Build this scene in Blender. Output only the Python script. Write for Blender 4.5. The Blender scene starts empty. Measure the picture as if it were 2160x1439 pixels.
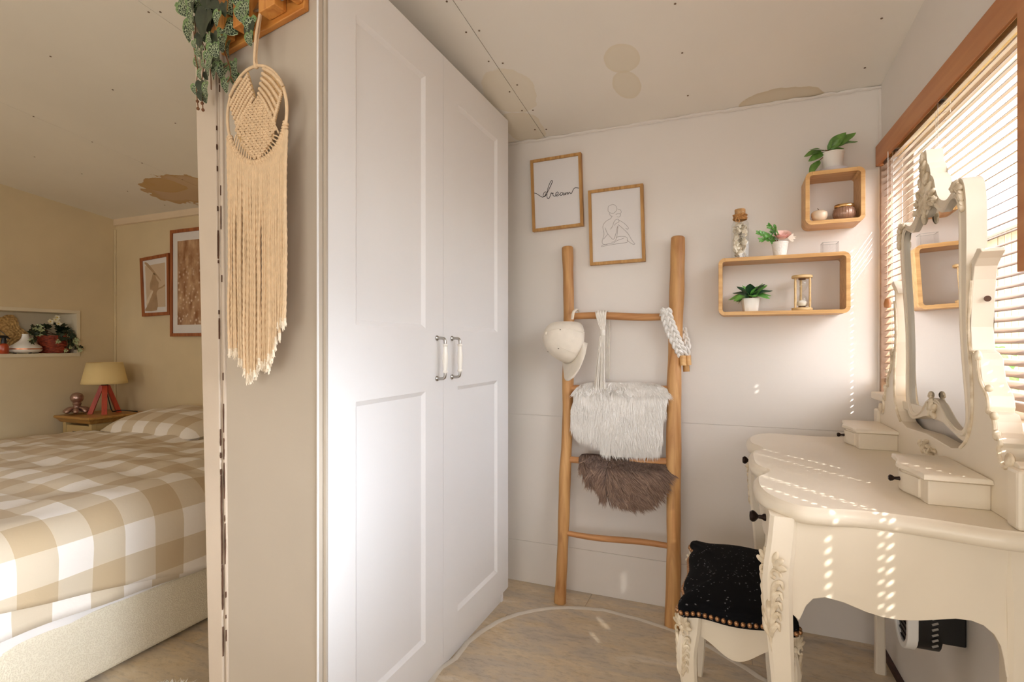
import bpy, math, random
from mathutils import Vector, Matrix, noise
random.seed(7)
S = bpy.context.scene
COL = S.collection
PI = math.pi
V = Vector

# ------------------------------------------------------------------ camera, world, light
# room axes: X along the back wall (right), Y into the room, Z up; metres
FPX, PX0, HOR, EYE = 1120.0, 1080.0, 728.0, 1.072
YAW = math.atan(460 / 1120.0)
cam = bpy.data.cameras.new('camera')
cam.sensor_width = 36.0
cam.lens = FPX / 2160 * 36
cam.shift_y = (HOR - 719.5) / 2160
cam.clip_start = 0.02
camo = bpy.data.objects.new('camera', cam)
COL.objects.link(camo)
camo.location = (0, 0, EYE)
camo.rotation_euler = (PI / 2, 0, YAW)
S.camera = camo

S.view_settings.view_transform = 'Standard'
S.view_settings.look = 'None'
S.view_settings.gamma = 1.0
S.view_settings.use_curve_mapping = False
S.view_settings.exposure = 0.17
S.cycles.use_denoising = True
S.cycles.max_bounces = 10
S.cycles.diffuse_bounces = 6
S.cycles.transparent_max_bounces = 16
S.cycles.sample_clamp_indirect = 6.0
S.cycles.caustics_reflective = False
S.cycles.caustics_refractive = False

SUN = V((-0.46, 0.54, -0.707)).normalized()
w = bpy.data.worlds.new('sky')
S.world = w
w.use_nodes = True
nt = w.node_tree
bg = nt.nodes['Background']
sky = nt.nodes.new('ShaderNodeTexSky')
sky.sky_type = 'NISHITA'
sky.sun_disc = False
sky.sun_elevation = math.radians(45)
sky.sun_rotation = math.radians(140)
sky.air_density = 1.0
sky.dust_density = 3.0
mixw = nt.nodes.new('ShaderNodeMix')
mixw.data_type = 'RGBA'
mixw.inputs[0].default_value = 0.55
mixw.inputs[7].default_value = (9.0, 9.5, 10.2, 1)
nt.links.new(sky.outputs[0], mixw.inputs[6])
nt.links.new(mixw.outputs[2], bg.inputs[0])
bg.inputs[1].default_value = 1.0

sl = bpy.data.lights.new('sun', 'SUN')
sl.energy = 16.0
sl.color = (1.0, 0.95, 0.88)
sl.angle = math.radians(0.53)
slo = bpy.data.objects.new('sun', sl)
COL.objects.link(slo)
slo.location = (3, -4, 6)
slo.rotation_euler = SUN.to_track_quat('-Z', 'Y').to_euler()


def area(name, loc, target, sx, sy, power, color):
    l = bpy.data.lights.new(name, 'AREA')
    l.shape = 'RECTANGLE'
    l.size, l.size_y = sx, sy
    l.energy = power
    l.color = color
    o = bpy.data.objects.new(name, l)
    COL.objects.link(o)
    o.location = loc
    o.rotation_euler = (V(target) - V(loc)).to_track_quat('-Z', 'Z').to_euler()
    return o


# unseen lamps added to fill the rooms; no openings are built behind them
area('side_fill', (0.50, -0.30, 1.05), (-2.5, 0.45, 0.75), 0.8, 1.2, 6, (0.86, 0.94, 1.0))  # added soft fill from the right
bed_key = area('bed_key_light', (0.52, -0.06, 1.05), (-1.95, 0.48, 0.38), 0.25, 1.4, 6.0, (0.88, 0.94, 1.0))  # added lamp, no door built; placed to match the bed's shadow edge
bed_key.data.spread = math.radians(38)
area('rear_fill', (-0.4, -1.75, 1.0), (-0.45, 1.4, 2.3), 1.6, 1.3, 24, (1.0, 0.98, 0.95))  # added fill, tipped up to brighten the ceiling
area('bedroom_fill', (-3.0, -1.7, 1.4), (-3.0, 2.4, 1.0), 1.0, 1.0, 11, (1.0, 0.92, 0.8))  # added fill that lifts the bedroom

# ------------------------------------------------------------------ measuring helpers
CC, SS = math.cos(YAW), math.sin(YAW)


def ray(px, py):
    a = (px - PX0) / FPX
    return a * CC - SS, a * SS + CC, (HOR - py) / FPX


def onX(px, py, X):
    r = ray(px, py); t = X / r[0]
    return V((X, r[1] * t, EYE + r[2] * t))


def onY(px, py, Y):
    r = ray(px, py); t = Y / r[1]
    return V((r[0] * t, Y, EYE + r[2] * t))


def onZ(px, py, Z):
    r = ray(px, py); t = (Z - EYE) / r[2]
    return V((r[0] * t, r[1] * t, Z))


def onC(px, py):
    r = ray(px, py)
    t = (1.995 + .12 * 2.246 - EYE) / (r[2] + .12 * r[1])
    return V((r[0] * t, r[1] * t, EYE + r[2] * t))


def onV(px, py, A, B):
    r = ray(px, py)
    nx, ny = -(B[1] - A[1]), B[0] - A[0]
    t = (A[0] * nx + A[1] * ny) / (r[0] * nx + r[1] * ny)
    return V((r[0] * t, r[1] * t, EYE + r[2] * t))


def lerp(a, b, t):
    return a + (b - a) * t


def vl(a, b, t):
    return V(a) * (1 - t) + V(b) * t


def smooth_path(pts, n, closed=False):
    """Catmull-Rom through the points, n samples per span"""
    pts = [V(p) for p in pts]
    m = len(pts)
    out = []
    spans = m if closed else m - 1
    for i in range(spans):
        if closed:
            p0, p1, p2, p3 = pts[(i - 1) % m], pts[i], pts[(i + 1) % m], pts[(i + 2) % m]
        else:
            p1, p2 = pts[i], pts[i + 1]
            p0 = pts[i - 1] if i > 0 else p1 * 2 - p2
            p3 = pts[i + 2] if i + 2 < m else p2 * 2 - p1
        for k in range(n):
            t = k / n
            out.append(.5 * ((2 * p1) + (p2 - p0) * t + (2 * p0 - 5 * p1 + 4 * p2 - p3) * t * t + (3 * p1 - p0 - 3 * p2 + p3) * t ** 3))
    if not closed:
        out.append(pts[-1].copy())
    return out


def resample(pts, n, closed=True):
    pts = [V(p) for p in pts]
    if closed:
        pts = pts + [pts[0]]
    d = [0]
    for a, b in zip(pts, pts[1:]):
        d.append(d[-1] + (b - a).length)
    out = []
    j = 0
    cnt = n if closed else n - 1
    for k in range(n):
        t = d[-1] * k / cnt
        while j < len(d) - 2 and d[j + 1] < t:
            j += 1
        seg = d[j + 1] - d[j]
        out.append(pts[j].lerp(pts[j + 1], (t - d[j]) / seg if seg > 0 else 0))
    return out


# ------------------------------------------------------------------ mesh builder
class MB:
    def __init__(self):
        self.v, self.f, self.uv = [], [], None

    def add(self, vs, fs):
        b = len(self.v)
        self.v += [V(p) for p in vs]
        self.f += [[i + b for i in f] for f in fs]
        return self

    def box(self, x0, x1, y0, y1, z0, z1):
        vs = [(x, y, z) for z in (z0, z1) for y in (y0, y1) for x in (x0, x1)]
        return self.add(vs, [(0, 2, 3, 1), (4, 5, 7, 6), (0, 1, 5, 4), (2, 6, 7, 3), (0, 4, 6, 2), (1, 3, 7, 5)])

    def obox(self, c, ax, ay, az):
        """box with centre c and three half-extent vectors"""
        c, ax, ay, az = V(c), V(ax), V(ay), V(az)
        vs = [c + ax * i + ay * j + az * k for k in (-1, 1) for j in (-1, 1) for i in (-1, 1)]
        return self.add(vs, [(0, 2, 3, 1), (4, 5, 7, 6), (0, 1, 5, 4), (2, 6, 7, 3), (0, 4, 6, 2), (1, 3, 7, 5)])

    def prism(self, pts, vec):
        n = len(pts)
        vec = V(vec)
        vs = [V(p) for p in pts] + [V(p) + vec for p in pts]
        fs = [list(range(n))[::-1], list(range(n, 2 * n))]
        fs += [(i, (i + 1) % n, (i + 1) % n + n, i + n) for i in range(n)]
        return self.add(vs, fs)

    def ring(self, outer, inner, vec):
        """frame between two closed loops of equal count, extruded along vec"""
        n = len(outer)
        vec = V(vec)
        vs = [V(p) for p in outer] + [V(p) for p in inner] + [V(p) + vec for p in outer] + [V(p) + vec for p in inner]
        fs = []
        for i in range(n):
            j = (i + 1) % n
            fs += [(i, j, n + j, n + i), (2 * n + i, 3 * n + i, 3 * n + j, 2 * n + j), (i, 2 * n + i, 2 * n + j, j), (n + i, n + j, 3 * n + j, 3 * n + i)]
        return self.add(vs, fs)

    def tube(self, path, r, seg=8, caps=True, lobes=0, twist=0.0, amp=.25, closed=False, flat=1.0):
        path = [V(p) for p in path]
        n = len(path)
        rs = r if isinstance(r, (list, tuple)) else [r] * n
        t0 = (path[1] - path[0]).normalized()
        up = V((0, 0, 1)) if abs(t0.z) < .9 else V((1, 0, 0))
        nrm = (up - t0 * up.dot(t0)).normalized()
        vs, fs = [], []
        dist = 0
        for i, p in enumerate(path):
            if closed:
                t = (path[(i + 1) % n] - path[i - 1])
            else:
                t = path[min(i + 1, n - 1)] - path[max(i - 1, 0)]
            t = t.normalized() if t.length > 1e-9 else t0
            nrm = (nrm - t * nrm.dot(t))
            nrm = nrm.normalized() if nrm.length > 1e-6 else t.orthogonal().normalized()
            bi = t.cross(nrm)
            if i:
                dist += (p - path[i - 1]).length
            for k in range(seg):
                a = 2 * PI * k / seg
                rr = rs[i]
                if lobes:
                    rr *= 1 + amp * math.cos(lobes * (a + twist * dist))
                vs.append(p + nrm * math.cos(a) * rr + bi * math.sin(a) * rr * flat)
        for i in range(n if closed else n - 1):
            j = (i + 1) % n
            for k in range(seg):
                l = (k + 1) % seg
                fs.append((i * seg + k, i * seg + l, j * seg + l, j * seg + k))
        if caps and not closed:
            fs.append(list(range(seg))[::-1])
            fs.append([(n - 1) * seg + k for k in range(seg)])
        return self.add(vs, fs)

    def lathe(self, prof, c, seg=24, rot=None, caps=True, flute=0, famp=0.0):
        """profile of (r, z) about the z axis at c"""
        c = V(c)
        vs, fs = [], []
        n = len(prof)
        for (r, z) in prof:
            for k in range(seg):
                a = 2 * PI * k / seg
                rr = r * (1 + famp * math.cos(flute * a)) if flute else r
                p = V((rr * math.cos(a), rr * math.sin(a), z))
                if rot is not None:
                    p = rot @ p
                vs.append(c + p)
        for i in range(n - 1):
            for k in range(seg):
                l = (k + 1) % seg
                fs.append((i * seg + k, i * seg + l, (i + 1) * seg + l, (i + 1) * seg + k))
        if caps:
            fs.append(list(range(seg))[::-1])
            fs.append([(n - 1) * seg + k for k in range(seg)])
        return self.add(vs, fs)

    def ball(self, c, ax, ay, az, seg=8, rings=5):
        """ellipsoid with half-axis vectors"""
        c, ax, ay, az = V(c), V(ax), V(ay), V(az)
        vs = [c - az]
        for i in range(1, rings):
            th = PI * i / rings
            for k in range(seg):
                a = 2 * PI * k / seg
                vs.append(c - az * math.cos(th) + (ax * math.cos(a) + ay * math.sin(a)) * math.sin(th))
        vs.append(c + az)
        fs = []
        for k in range(seg):
            fs.append((0, 1 + (k + 1) % seg, 1 + k))
            e = 1 + (rings - 2) * seg
            fs.append((len(vs) - 1, e + k, e + (k + 1) % seg))
        for i in range(rings - 2):
            for k in range(seg):
                l = (k + 1) % seg
                fs.append((1 + i * seg + k, 1 + i * seg + l, 1 + (i + 1) * seg + l, 1 + (i + 1) * seg + k))
        return self.add(vs, fs)

    def grid(self, fn, nu, nv, uvfn=None):
        b = len(self.v)
        for i in range(nu + 1):
            for j in range(nv + 1):
                self.v.append(V(fn(i / nu, j / nv)))
                if uvfn:
                    if self.uv is None:
                        self.uv = {}
                    self.uv[len(self.v) - 1] = uvfn(i / nu, j / nv)
        for i in range(nu):
            for j in range(nv):
                a = b + i * (nv + 1) + j
                self.f.append([a, a + nv + 1, a + nv + 2, a + 1])
        return self

    def mesh(self, name, m, smooth=False, off=None):
        me = bpy.data.meshes.new(name)
        off = off or V((0, 0, 0))
        me.from_pydata([tuple(p - off) for p in self.v], [], self.f)
        if self.uv:
            ul = me.uv_layers.new(name='UVMap')
            for l in me.loops:
                ul.data[l.index].uv = self.uv.get(l.vertex_index, (0, 0))
        me.materials.append(m)
        import bmesh
        bm = bmesh.new()
        bm.from_mesh(me)
        bmesh.ops.recalc_face_normals(bm, faces=bm.faces)
        bm.to_mesh(me)
        bm.free()
        if smooth:
            me.polygons.foreach_set('use_smooth', [True] * len(me.polygons))
            if smooth != 'all':
                try:
                    me.set_sharp_from_angle(angle=math.radians(smooth if smooth is not True else 40))
                except Exception:
                    pass
        me.update()
        return me


ORG = {}


def thing(name, label, cat, loc, group=None, kind=None):
    o = bpy.data.objects.new(name, None)
    o.empty_display_size = .05
    COL.objects.link(o)
    o.location = loc
    ORG[o.name] = V(loc)
    if label:
        o['label'] = label
    if cat:
        o['category'] = cat
    if group:
        o['group'] = group
    if kind:
        o['kind'] = kind
    return o


def obj(name, mb, m, parent=None, smooth=False, bevel=0, sub=0, label=None, cat=None, group=None, kind=None, solid=0, origin=None):
    if parent is not None:
        org = ORG[parent.name]
    elif origin is not None:
        org = V(origin)
    elif kind == 'structure':
        org = V((0, 0, 0))
    else:
        xs = [p.x for p in mb.v]; ys = [p.y for p in mb.v]; zs = [p.z for p in mb.v]
        org = V(((min(xs) + max(xs)) / 2, (min(ys) + max(ys)) / 2, min(zs)))
    me = mb.mesh(name, m, smooth, org)
    o = bpy.data.objects.new(name, me)
    COL.objects.link(o)
    if parent is not None:
        o.parent = parent
    else:
        o.location = org
    ORG[o.name] = org
    if solid:
        md = o.modifiers.new('thick', 'SOLIDIFY'); md.thickness = solid; md.offset = 0
    if bevel:
        md = o.modifiers.new('edge', 'BEVEL'); md.width = bevel; md.segments = 2; md.limit_method = 'ANGLE'; md.angle_limit = math.radians(35)
        md.harden_normals = False
    if sub:
        md = o.modifiers.new('sub', 'SUBSURF'); md.levels = sub; md.render_levels = sub
    if label: o['label'] = label
    if cat: o['category'] = cat
    if group: o['group'] = group
    if kind: o['kind'] = kind
    return o


def inst(name, me, parent, M, label=None):
    """one more object of a shared mesh, at world matrix M"""
    o = bpy.data.objects.new(name, me)
    COL.objects.link(o)
    if parent is not None:
        o.parent = parent
        o.matrix_local = Matrix.Translation(-ORG[parent.name]) @ M
    else:
        o.matrix_local = M
    ORG[o.name] = M.translation.copy()
    if label: o['label'] = label
    return o


def frame_matrix(p, tip, nrm, s=1.0):
    """local +Y to tip, local +Z to nrm"""
    y = V(tip).normalized()
    z = V(nrm); z = (z - y * z.dot(y))
    z = z.normalized() if z.length > 1e-6 else y.orthogonal().normalized()
    x = y.cross(z)
    M = Matrix((x, y, z)).transposed().to_4x4()
    return Matrix.Translation(V(p)) @ M @ Matrix.Scale(s, 4)


# ------------------------------------------------------------------ materials
def new_mat(name):
    m = bpy.data.materials.new(name)
    m.use_nodes = True
    return m, m.node_tree, m.node_tree.nodes['Principled BSDF']


def c4(c):
    return (c[0], c[1], c[2], 1)


def srgb(r, g, b):
    f = lambda u: (u / 255 / 12.92) if u / 255 <= .04045 else ((u / 255 + .055) / 1.055) ** 2.4
    return (f(r), f(g), f(b))


def mat(name, col, rough=.5, var=.06, scale=8, bump=0, bscale=60, metal=0, spec=None, sheen=0, coords='Object', stretch=None, col2=None, trans=0, sss=0):
    """paint-like surface: colour with slow noise variation and fine relief"""
    m, t, b = new_mat(name)
    N, L = t.nodes, t.links
    tc = N.new('ShaderNodeTexCoord')
    mp = N.new('ShaderNodeMapping')
    if stretch: mp.inputs['Scale'].default_value = stretch
    L.new(tc.outputs[coords], mp.inputs[0])
    n = N.new('ShaderNodeTexNoise'); n.inputs['Scale'].default_value = scale; n.inputs['Detail'].default_value = 5
    L.new(mp.outputs[0], n.inputs['Vector'])
    r = N.new('ShaderNodeValToRGB')
    r.color_ramp.elements[0].position = .3; r.color_ramp.elements[1].position = .7
    a = col2 if col2 else tuple(max(0, x * (1 - var)) for x in col)
    r.color_ramp.elements[0].color = c4(a)
    r.color_ramp.elements[1].color = c4(tuple(min(1, x * (1 + var * .5)) for x in col))
    L.new(n.outputs[0], r.inputs[0]); L.new(r.outputs[0], b.inputs['Base Color'])
    b.inputs['Roughness'].default_value = rough
    b.inputs['Metallic'].default_value = metal
    if spec is not None: b.inputs['Specular IOR Level'].default_value = spec
    if sheen: b.inputs['Sheen Weight'].default_value = sheen
    if trans: b.inputs['Transmission Weight'].default_value = trans
    if sss:
        b.inputs['Subsurface Weight'].default_value = sss
        b.inputs['Subsurface Radius'].default_value = (.02, .015, .01)
    if bump:
        n2 = N.new('ShaderNodeTexNoise'); n2.inputs['Scale'].default_value = bscale; n2.inputs['Detail'].default_value = 3
        L.new(mp.outputs[0], n2.inputs['Vector'])
        bp = N.new('ShaderNodeBump'); bp.inputs['Strength'].default_value = bump; bp.inputs['Distance'].default_value = .004
        L.new(n2.outputs[0], bp.inputs['Height']); L.new(bp.outputs[0], b.inputs['Normal'])
    return m


def wood(name, c1, c2, axis='Z', scale=1.0, rough=.45, knots=False, bump=.1):
    m, t, b = new_mat(name)
    N, L = t.nodes, t.links
    tc = N.new('ShaderNodeTexCoord')
    mp = N.new('ShaderNodeMapping')
    s = {'X': (1.2, 14, 14), 'Y': (14, 1.2, 14), 'Z': (14, 14, 1.2)}[axis]
    mp.inputs['Scale'].default_value = tuple(x * scale for x in s)
    L.new(tc.outputs['Object'], mp.inputs[0])
    n = N.new('ShaderNodeTexNoise'); n.inputs['Scale'].default_value = 3; n.inputs['Detail'].default_value = 6; n.inputs['Distortion'].default_value = .8
    L.new(mp.outputs[0], n.inputs['Vector'])
    n2 = N.new('ShaderNodeTexNoise'); n2.inputs['Scale'].default_value = 1.2; n2.inputs['Detail'].default_value = 2
    L.new(tc.outputs['Object'], n2.inputs['Vector'])
    r = N.new('ShaderNodeValToRGB')
    r.color_ramp.elements[0].position = .32; r.color_ramp.elements[1].position = .66
    r.color_ramp.elements[0].color = c4(c2); r.color_ramp.elements[1].color = c4(c1)
    L.new(n.outputs[0], r.inputs[0])
    mx = N.new('ShaderNodeMix'); mx.data_type = 'RGBA'; mx.blend_type = 'MULTIPLY'
    r2 = N.new('ShaderNodeValToRGB')
    r2.color_ramp.elements[0].position = .3; r2.color_ramp.elements[0].color = (.78, .74, .7, 1)
    r2.color_ramp.elements[1].position = .7; r2.color_ramp.elements[1].color = (1, 1, 1, 1)
    L.new(n2.outputs[0], r2.inputs[0])
    mx.inputs[0].default_value = .8
    L.new(r.outputs[0], mx.inputs[6]); L.new(r2.outputs[0], mx.inputs[7])
    last = mx.outputs[2]
    if knots:
        vo = N.new('ShaderNodeTexVoronoi'); vo.inputs['Scale'].default_value = 7
        mp2 = N.new('ShaderNodeMapping'); mp2.inputs['Scale'].default_value = {'X': (.45, 1, 1), 'Y': (1, .45, 1), 'Z': (1, 1, .45)}[axis]
        L.new(tc.outputs['Object'], mp2.inputs[0]); L.new(mp2.outputs[0], vo.inputs['Vector'])
        rk = N.new('ShaderNodeValToRGB')
        rk.color_ramp.elements[0].position = .05; rk.color_ramp.elements[0].color = (.35, .2, .1, 1)
        rk.color_ramp.elements[1].position = .12; rk.color_ramp.elements[1].color = (1, 1, 1, 1)
        L.new(vo.outputs[0], rk.inputs[0])
        mk = N.new('ShaderNodeMix'); mk.data_type = 'RGBA'; mk.blend_type = 'MULTIPLY'; mk.inputs[0].default_value = .7
        L.new(last, mk.inputs[6]); L.new(rk.outputs[0], mk.inputs[7])
        last = mk.outputs[2]
    L.new(last, b.inputs['Base Color'])
    b.inputs['Roughness'].default_value = rough
    bp = N.new('ShaderNodeBump'); bp.inputs['Strength'].default_value = bump; bp.inputs['Distance'].default_value = .002
    L.new(n.outputs[0], bp.inputs['Height']); L.new(bp.outputs[0], b.inputs['Normal'])
    return m


def clear(name, tint=(1, 1, 1), gloss=.12, rough=.02):
    """thin clear glass: lets light straight through with a fresnel gloss on top"""
    m = bpy.data.materials.new(name); m.use_nodes = True
    t = m.node_tree; N, L = t.nodes, t.links
    N.remove(N['Principled BSDF'])
    tr = N.new('ShaderNodeBsdfTransparent'); tr.inputs[0].default_value = c4(tint)
    gl = N.new('ShaderNodeBsdfGlossy'); gl.inputs['Roughness'].default_value = rough
    lw = N.new('ShaderNodeLayerWeight'); lw.inputs[0].default_value = .5
    pw = N.new('ShaderNodeMath'); pw.operation = 'POWER'; pw.inputs[1].default_value = 4.0
    ma = N.new('ShaderNodeMath'); ma.operation = 'MULTIPLY_ADD'; ma.inputs[1].default_value = .6; ma.inputs[2].default_value = gloss * .4
    L.new(lw.outputs['Facing'], pw.inputs[0]); L.new(pw.outputs[0], ma.inputs[0])
    mx = N.new('ShaderNodeMixShader')
    L.new(ma.outputs[0], mx.inputs[0]); L.new(tr.outputs[0], mx.inputs[1]); L.new(gl.outputs[0], mx.inputs[2])
    L.new(mx.outputs[0], N['Material Output'].inputs[0])
    return m


def stain_mat(name, base, stains, rough=.8):
    """painted board with water stains: list of (cx, cy, rx, ry, colour, strength, roughness of outline)"""
    m, t, b = new_mat(name)
    N, L = t.nodes, t.links
    tc = N.new('ShaderNodeTexCoord')
    n0 = N.new('ShaderNodeTexNoise'); n0.inputs['Scale'].default_value = 1.6; n0.inputs['Detail'].default_value = 4
    L.new(tc.outputs['Object'], n0.inputs['Vector'])
    r0 = N.new('ShaderNodeValToRGB')
    r0.color_ramp.elements[0].position = .3; r0.color_ramp.elements[0].color = c4(tuple(x * .94 for x in base))
    r0.color_ramp.elements[1].position = .7; r0.color_ramp.elements[1].color = c4(base)
    L.new(n0.outputs[0], r0.inputs[0])
    last = r0.outputs[0]
    for (cx, cy, rx, ry, col, st, rag) in stains:
        mp = N.new('ShaderNodeMapping')
        mp.inputs['Location'].default_value = (-cx / rx, -cy / ry, 0)
        mp.inputs['Scale'].default_value = (1 / rx, 1 / ry, 0)
        L.new(tc.outputs['Object'], mp.inputs[0])
        ln = N.new('ShaderNodeVectorMath'); ln.operation = 'LENGTH'
        L.new(mp.outputs[0], ln.inputs[0])
        nn = N.new('ShaderNodeTexNoise'); nn.inputs['Scale'].default_value = 9; nn.inputs['Detail'].default_value = 5
        L.new(tc.outputs['Object'], nn.inputs['Vector'])
        ma = N.new('ShaderNodeMath'); ma.operation = 'MULTIPLY_ADD'
        ma.inputs[1].default_value = rag
        L.new(nn.outputs[0], ma.inputs[0]); L.new(ln.outputs['Value'], ma.inputs[2])
        rr = N.new('ShaderNodeValToRGB')
        e = rr.color_ramp.elements
        p = .45 + rag * .25
        e[0].position = max(0, p - .1); e[0].color = (st * .8,) * 3 + (1,)
        e[1].position = p + .012; e[1].color = (0, 0, 0, 1)
        k = e.new(p); k.color = (st, st, st, 1)
        hf = N.new('ShaderNodeMath'); hf.operation = 'MULTIPLY'; hf.inputs[1].default_value = .5
        L.new(ma.outputs[0], hf.inputs[0]); L.new(hf.outputs[0], rr.inputs[0])
        mx = N.new('ShaderNodeMix'); mx.data_type = 'RGBA'
        L.new(rr.outputs[0], mx.inputs[0]); L.new(last, mx.inputs[6]); mx.inputs[7].default_value = c4(col)
        last = mx.outputs[2]
    L.new(last, b.inputs['Base Color'])
    b.inputs['Roughness'].default_value = rough
    return m


def floor_mat(name):
    m, t, b = new_mat(name)
    N, L = t.nodes, t.links
    tc = N.new('ShaderNodeTexCoord')
    oi = N.new('ShaderNodeObjectInfo')
    off = N.new('ShaderNodeVectorMath'); off.operation = 'MULTIPLY_ADD'
    cv = N.new('ShaderNodeCombineXYZ')
    for i in range(2): L.new(oi.outputs['Random'], cv.inputs[i])
    L.new(cv.outputs[0], off.inputs[0]); off.inputs[1].default_value = (3, 5, 0)
    L.new(tc.outputs['Object'], off.inputs[2])
    mp = N.new('ShaderNodeMapping'); mp.inputs['Scale'].default_value = (1.0, 2.6, 1)
    L.new(off.outputs[0], mp.inputs[0])
    n1 = N.new('ShaderNodeTexNoise'); n1.inputs['Scale'].default_value = 3.2; n1.inputs['Detail'].default_value = 8; n1.inputs['Roughness'].default_value = .62; n1.inputs['Distortion'].default_value = .6
    L.new(mp.outputs[0], n1.inputs['Vector'])
    r1 = N.new('ShaderNodeValToRGB')
    e = r1.color_ramp.elements
    e[0].position = .28; e[0].color = c4(srgb(164, 152, 136))
    e[1].position = .74; e[1].color = c4(srgb(229, 219, 203))
    k = e.new(.42); k.color = c4(srgb(194, 181, 163))
    k = e.new(.56); k.color = c4(srgb(212, 193, 163))
    L.new(n1.outputs[0], r1.inputs[0])
    n2 = N.new('ShaderNodeTexNoise'); n2.inputs['Scale'].default_value = 4; n2.inputs['Detail'].default_value = 6; n2.inputs['Roughness'].default_value = .7
    mp2 = N.new('ShaderNodeMapping'); mp2.inputs['Scale'].default_value = (1, 2.2, 1); mp2.inputs['Location'].default_value = (4, 7, 0)
    L.new(off.outputs[0], mp2.inputs[0]); L.new(mp2.outputs[0], n2.inputs['Vector'])
    r2 = N.new('ShaderNodeValToRGB')
    r2.color_ramp.elements[0].position = .52; r2.color_ramp.elements[0].color = (0, 0, 0, 1)
    r2.color_ramp.elements[1].position = .72; r2.color_ramp.elements[1].color = (.6, .6, .6, 1)
    L.new(n2.outputs[0], r2.inputs[0])
    mx = N.new('ShaderNodeMix'); mx.data_type = 'RGBA'
    L.new(r2.outputs[0], mx.inputs[0]); L.new(r1.outputs[0], mx.inputs[6]); mx.inputs[7].default_value = c4(srgb(200, 170, 120))
    n3 = N.new('ShaderNodeTexNoise'); n3.inputs['Scale'].default_value = 26; n3.inputs['Detail'].default_value = 6; n3.inputs['Roughness'].default_value = .75
    L.new(mp.outputs[0], n3.inputs['Vector'])
    r3 = N.new('ShaderNodeValToRGB')
    r3.color_ramp.elements[0].position = .36; r3.color_ramp.elements[0].color = (.55, .52, .5, 1)
    r3.color_ramp.elements[1].position = .5; r3.color_ramp.elements[1].color = (1, 1, 1, 1)
    L.new(n3.outputs[0], r3.inputs[0])
    m2 = N.new('ShaderNodeMix'); m2.data_type = 'RGBA'; m2.blend_type = 'MULTIPLY'; m2.inputs[0].default_value = .45
    L.new(mx.outputs[2], m2.inputs[6]); L.new(r3.outputs[0], m2.inputs[7])
    L.new(m2.outputs[2], b.inputs['Base Color'])
    b.inputs['Roughness'].default_value = .38
    bp = N.new('ShaderNodeBump'); bp.inputs['Strength'].default_value = .15; bp.inputs['Distance'].default_value = .002
    L.new(n3.outputs[0], bp.inputs['Height']); L.new(bp.outputs[0], b.inputs['Normal'])
    return m


def gingham_mat(name, size=.097):
    """woven check: white, one band beige, two bands crossing darker beige"""
    m, t, b = new_mat(name)
    N, L = t.nodes, t.links
    tc = N.new('ShaderNodeTexCoord')
    sp = N.new('ShaderNodeSeparateXYZ')
    L.new(tc.outputs['UV'], sp.inputs[0])
    bands = []
    for i in range(2):
        d = N.new('ShaderNodeMath'); d.operation = 'DIVIDE'; d.inputs[1].default_value = size * 2
        L.new(sp.outputs[i], d.inputs[0])
        fr = N.new('ShaderNodeMath'); fr.operation = 'FRACT'; L.new(d.outputs[0], fr.inputs[0])
        g = N.new('ShaderNodeMath'); g.operation = 'GREATER_THAN'; g.inputs[1].default_value = .5
        L.new(fr.outputs[0], g.inputs[0])
        bands.append(g)
    a = N.new('ShaderNodeMath'); a.operation = 'ADD'
    L.new(bands[0].outputs[0], a.inputs[0]); L.new(bands[1].outputs[0], a.inputs[1])
    h = N.new('ShaderNodeMath'); h.operation = 'MULTIPLY'; h.inputs[1].default_value = .5
    L.new(a.outputs[0], h.inputs[0])
    r = N.new('ShaderNodeValToRGB'); r.color_ramp.interpolation = 'CONSTANT'
    e = r.color_ramp.elements
    e[0].position = 0; e[0].color = c4(srgb(238, 232, 226))
    e[1].position = .25; e[1].color = c4(srgb(212, 198, 176))
    k = e.new(.75); k.color = c4(srgb(194, 173, 142))
    L.new(h.outputs[0], r.inputs[0]); L.new(r.outputs[0], b.inputs['Base Color'])
    b.inputs['Roughness'].default_value = .85
    b.inputs['Sheen Weight'].default_value = .1
    n = N.new('ShaderNodeTexNoise'); n.inputs['Scale'].default_value = 22; n.inputs['Detail'].default_value = 4
    L.new(tc.outputs['Object'], n.inputs['Vector'])
    bp = N.new('ShaderNodeBump'); bp.inputs['Strength'].default_value = .25; bp.inputs['Distance'].default_value = .006
    L.new(n.outputs[0], bp.inputs['Height']); L.new(bp.outputs[0], b.inputs['Normal'])
    return m


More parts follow.
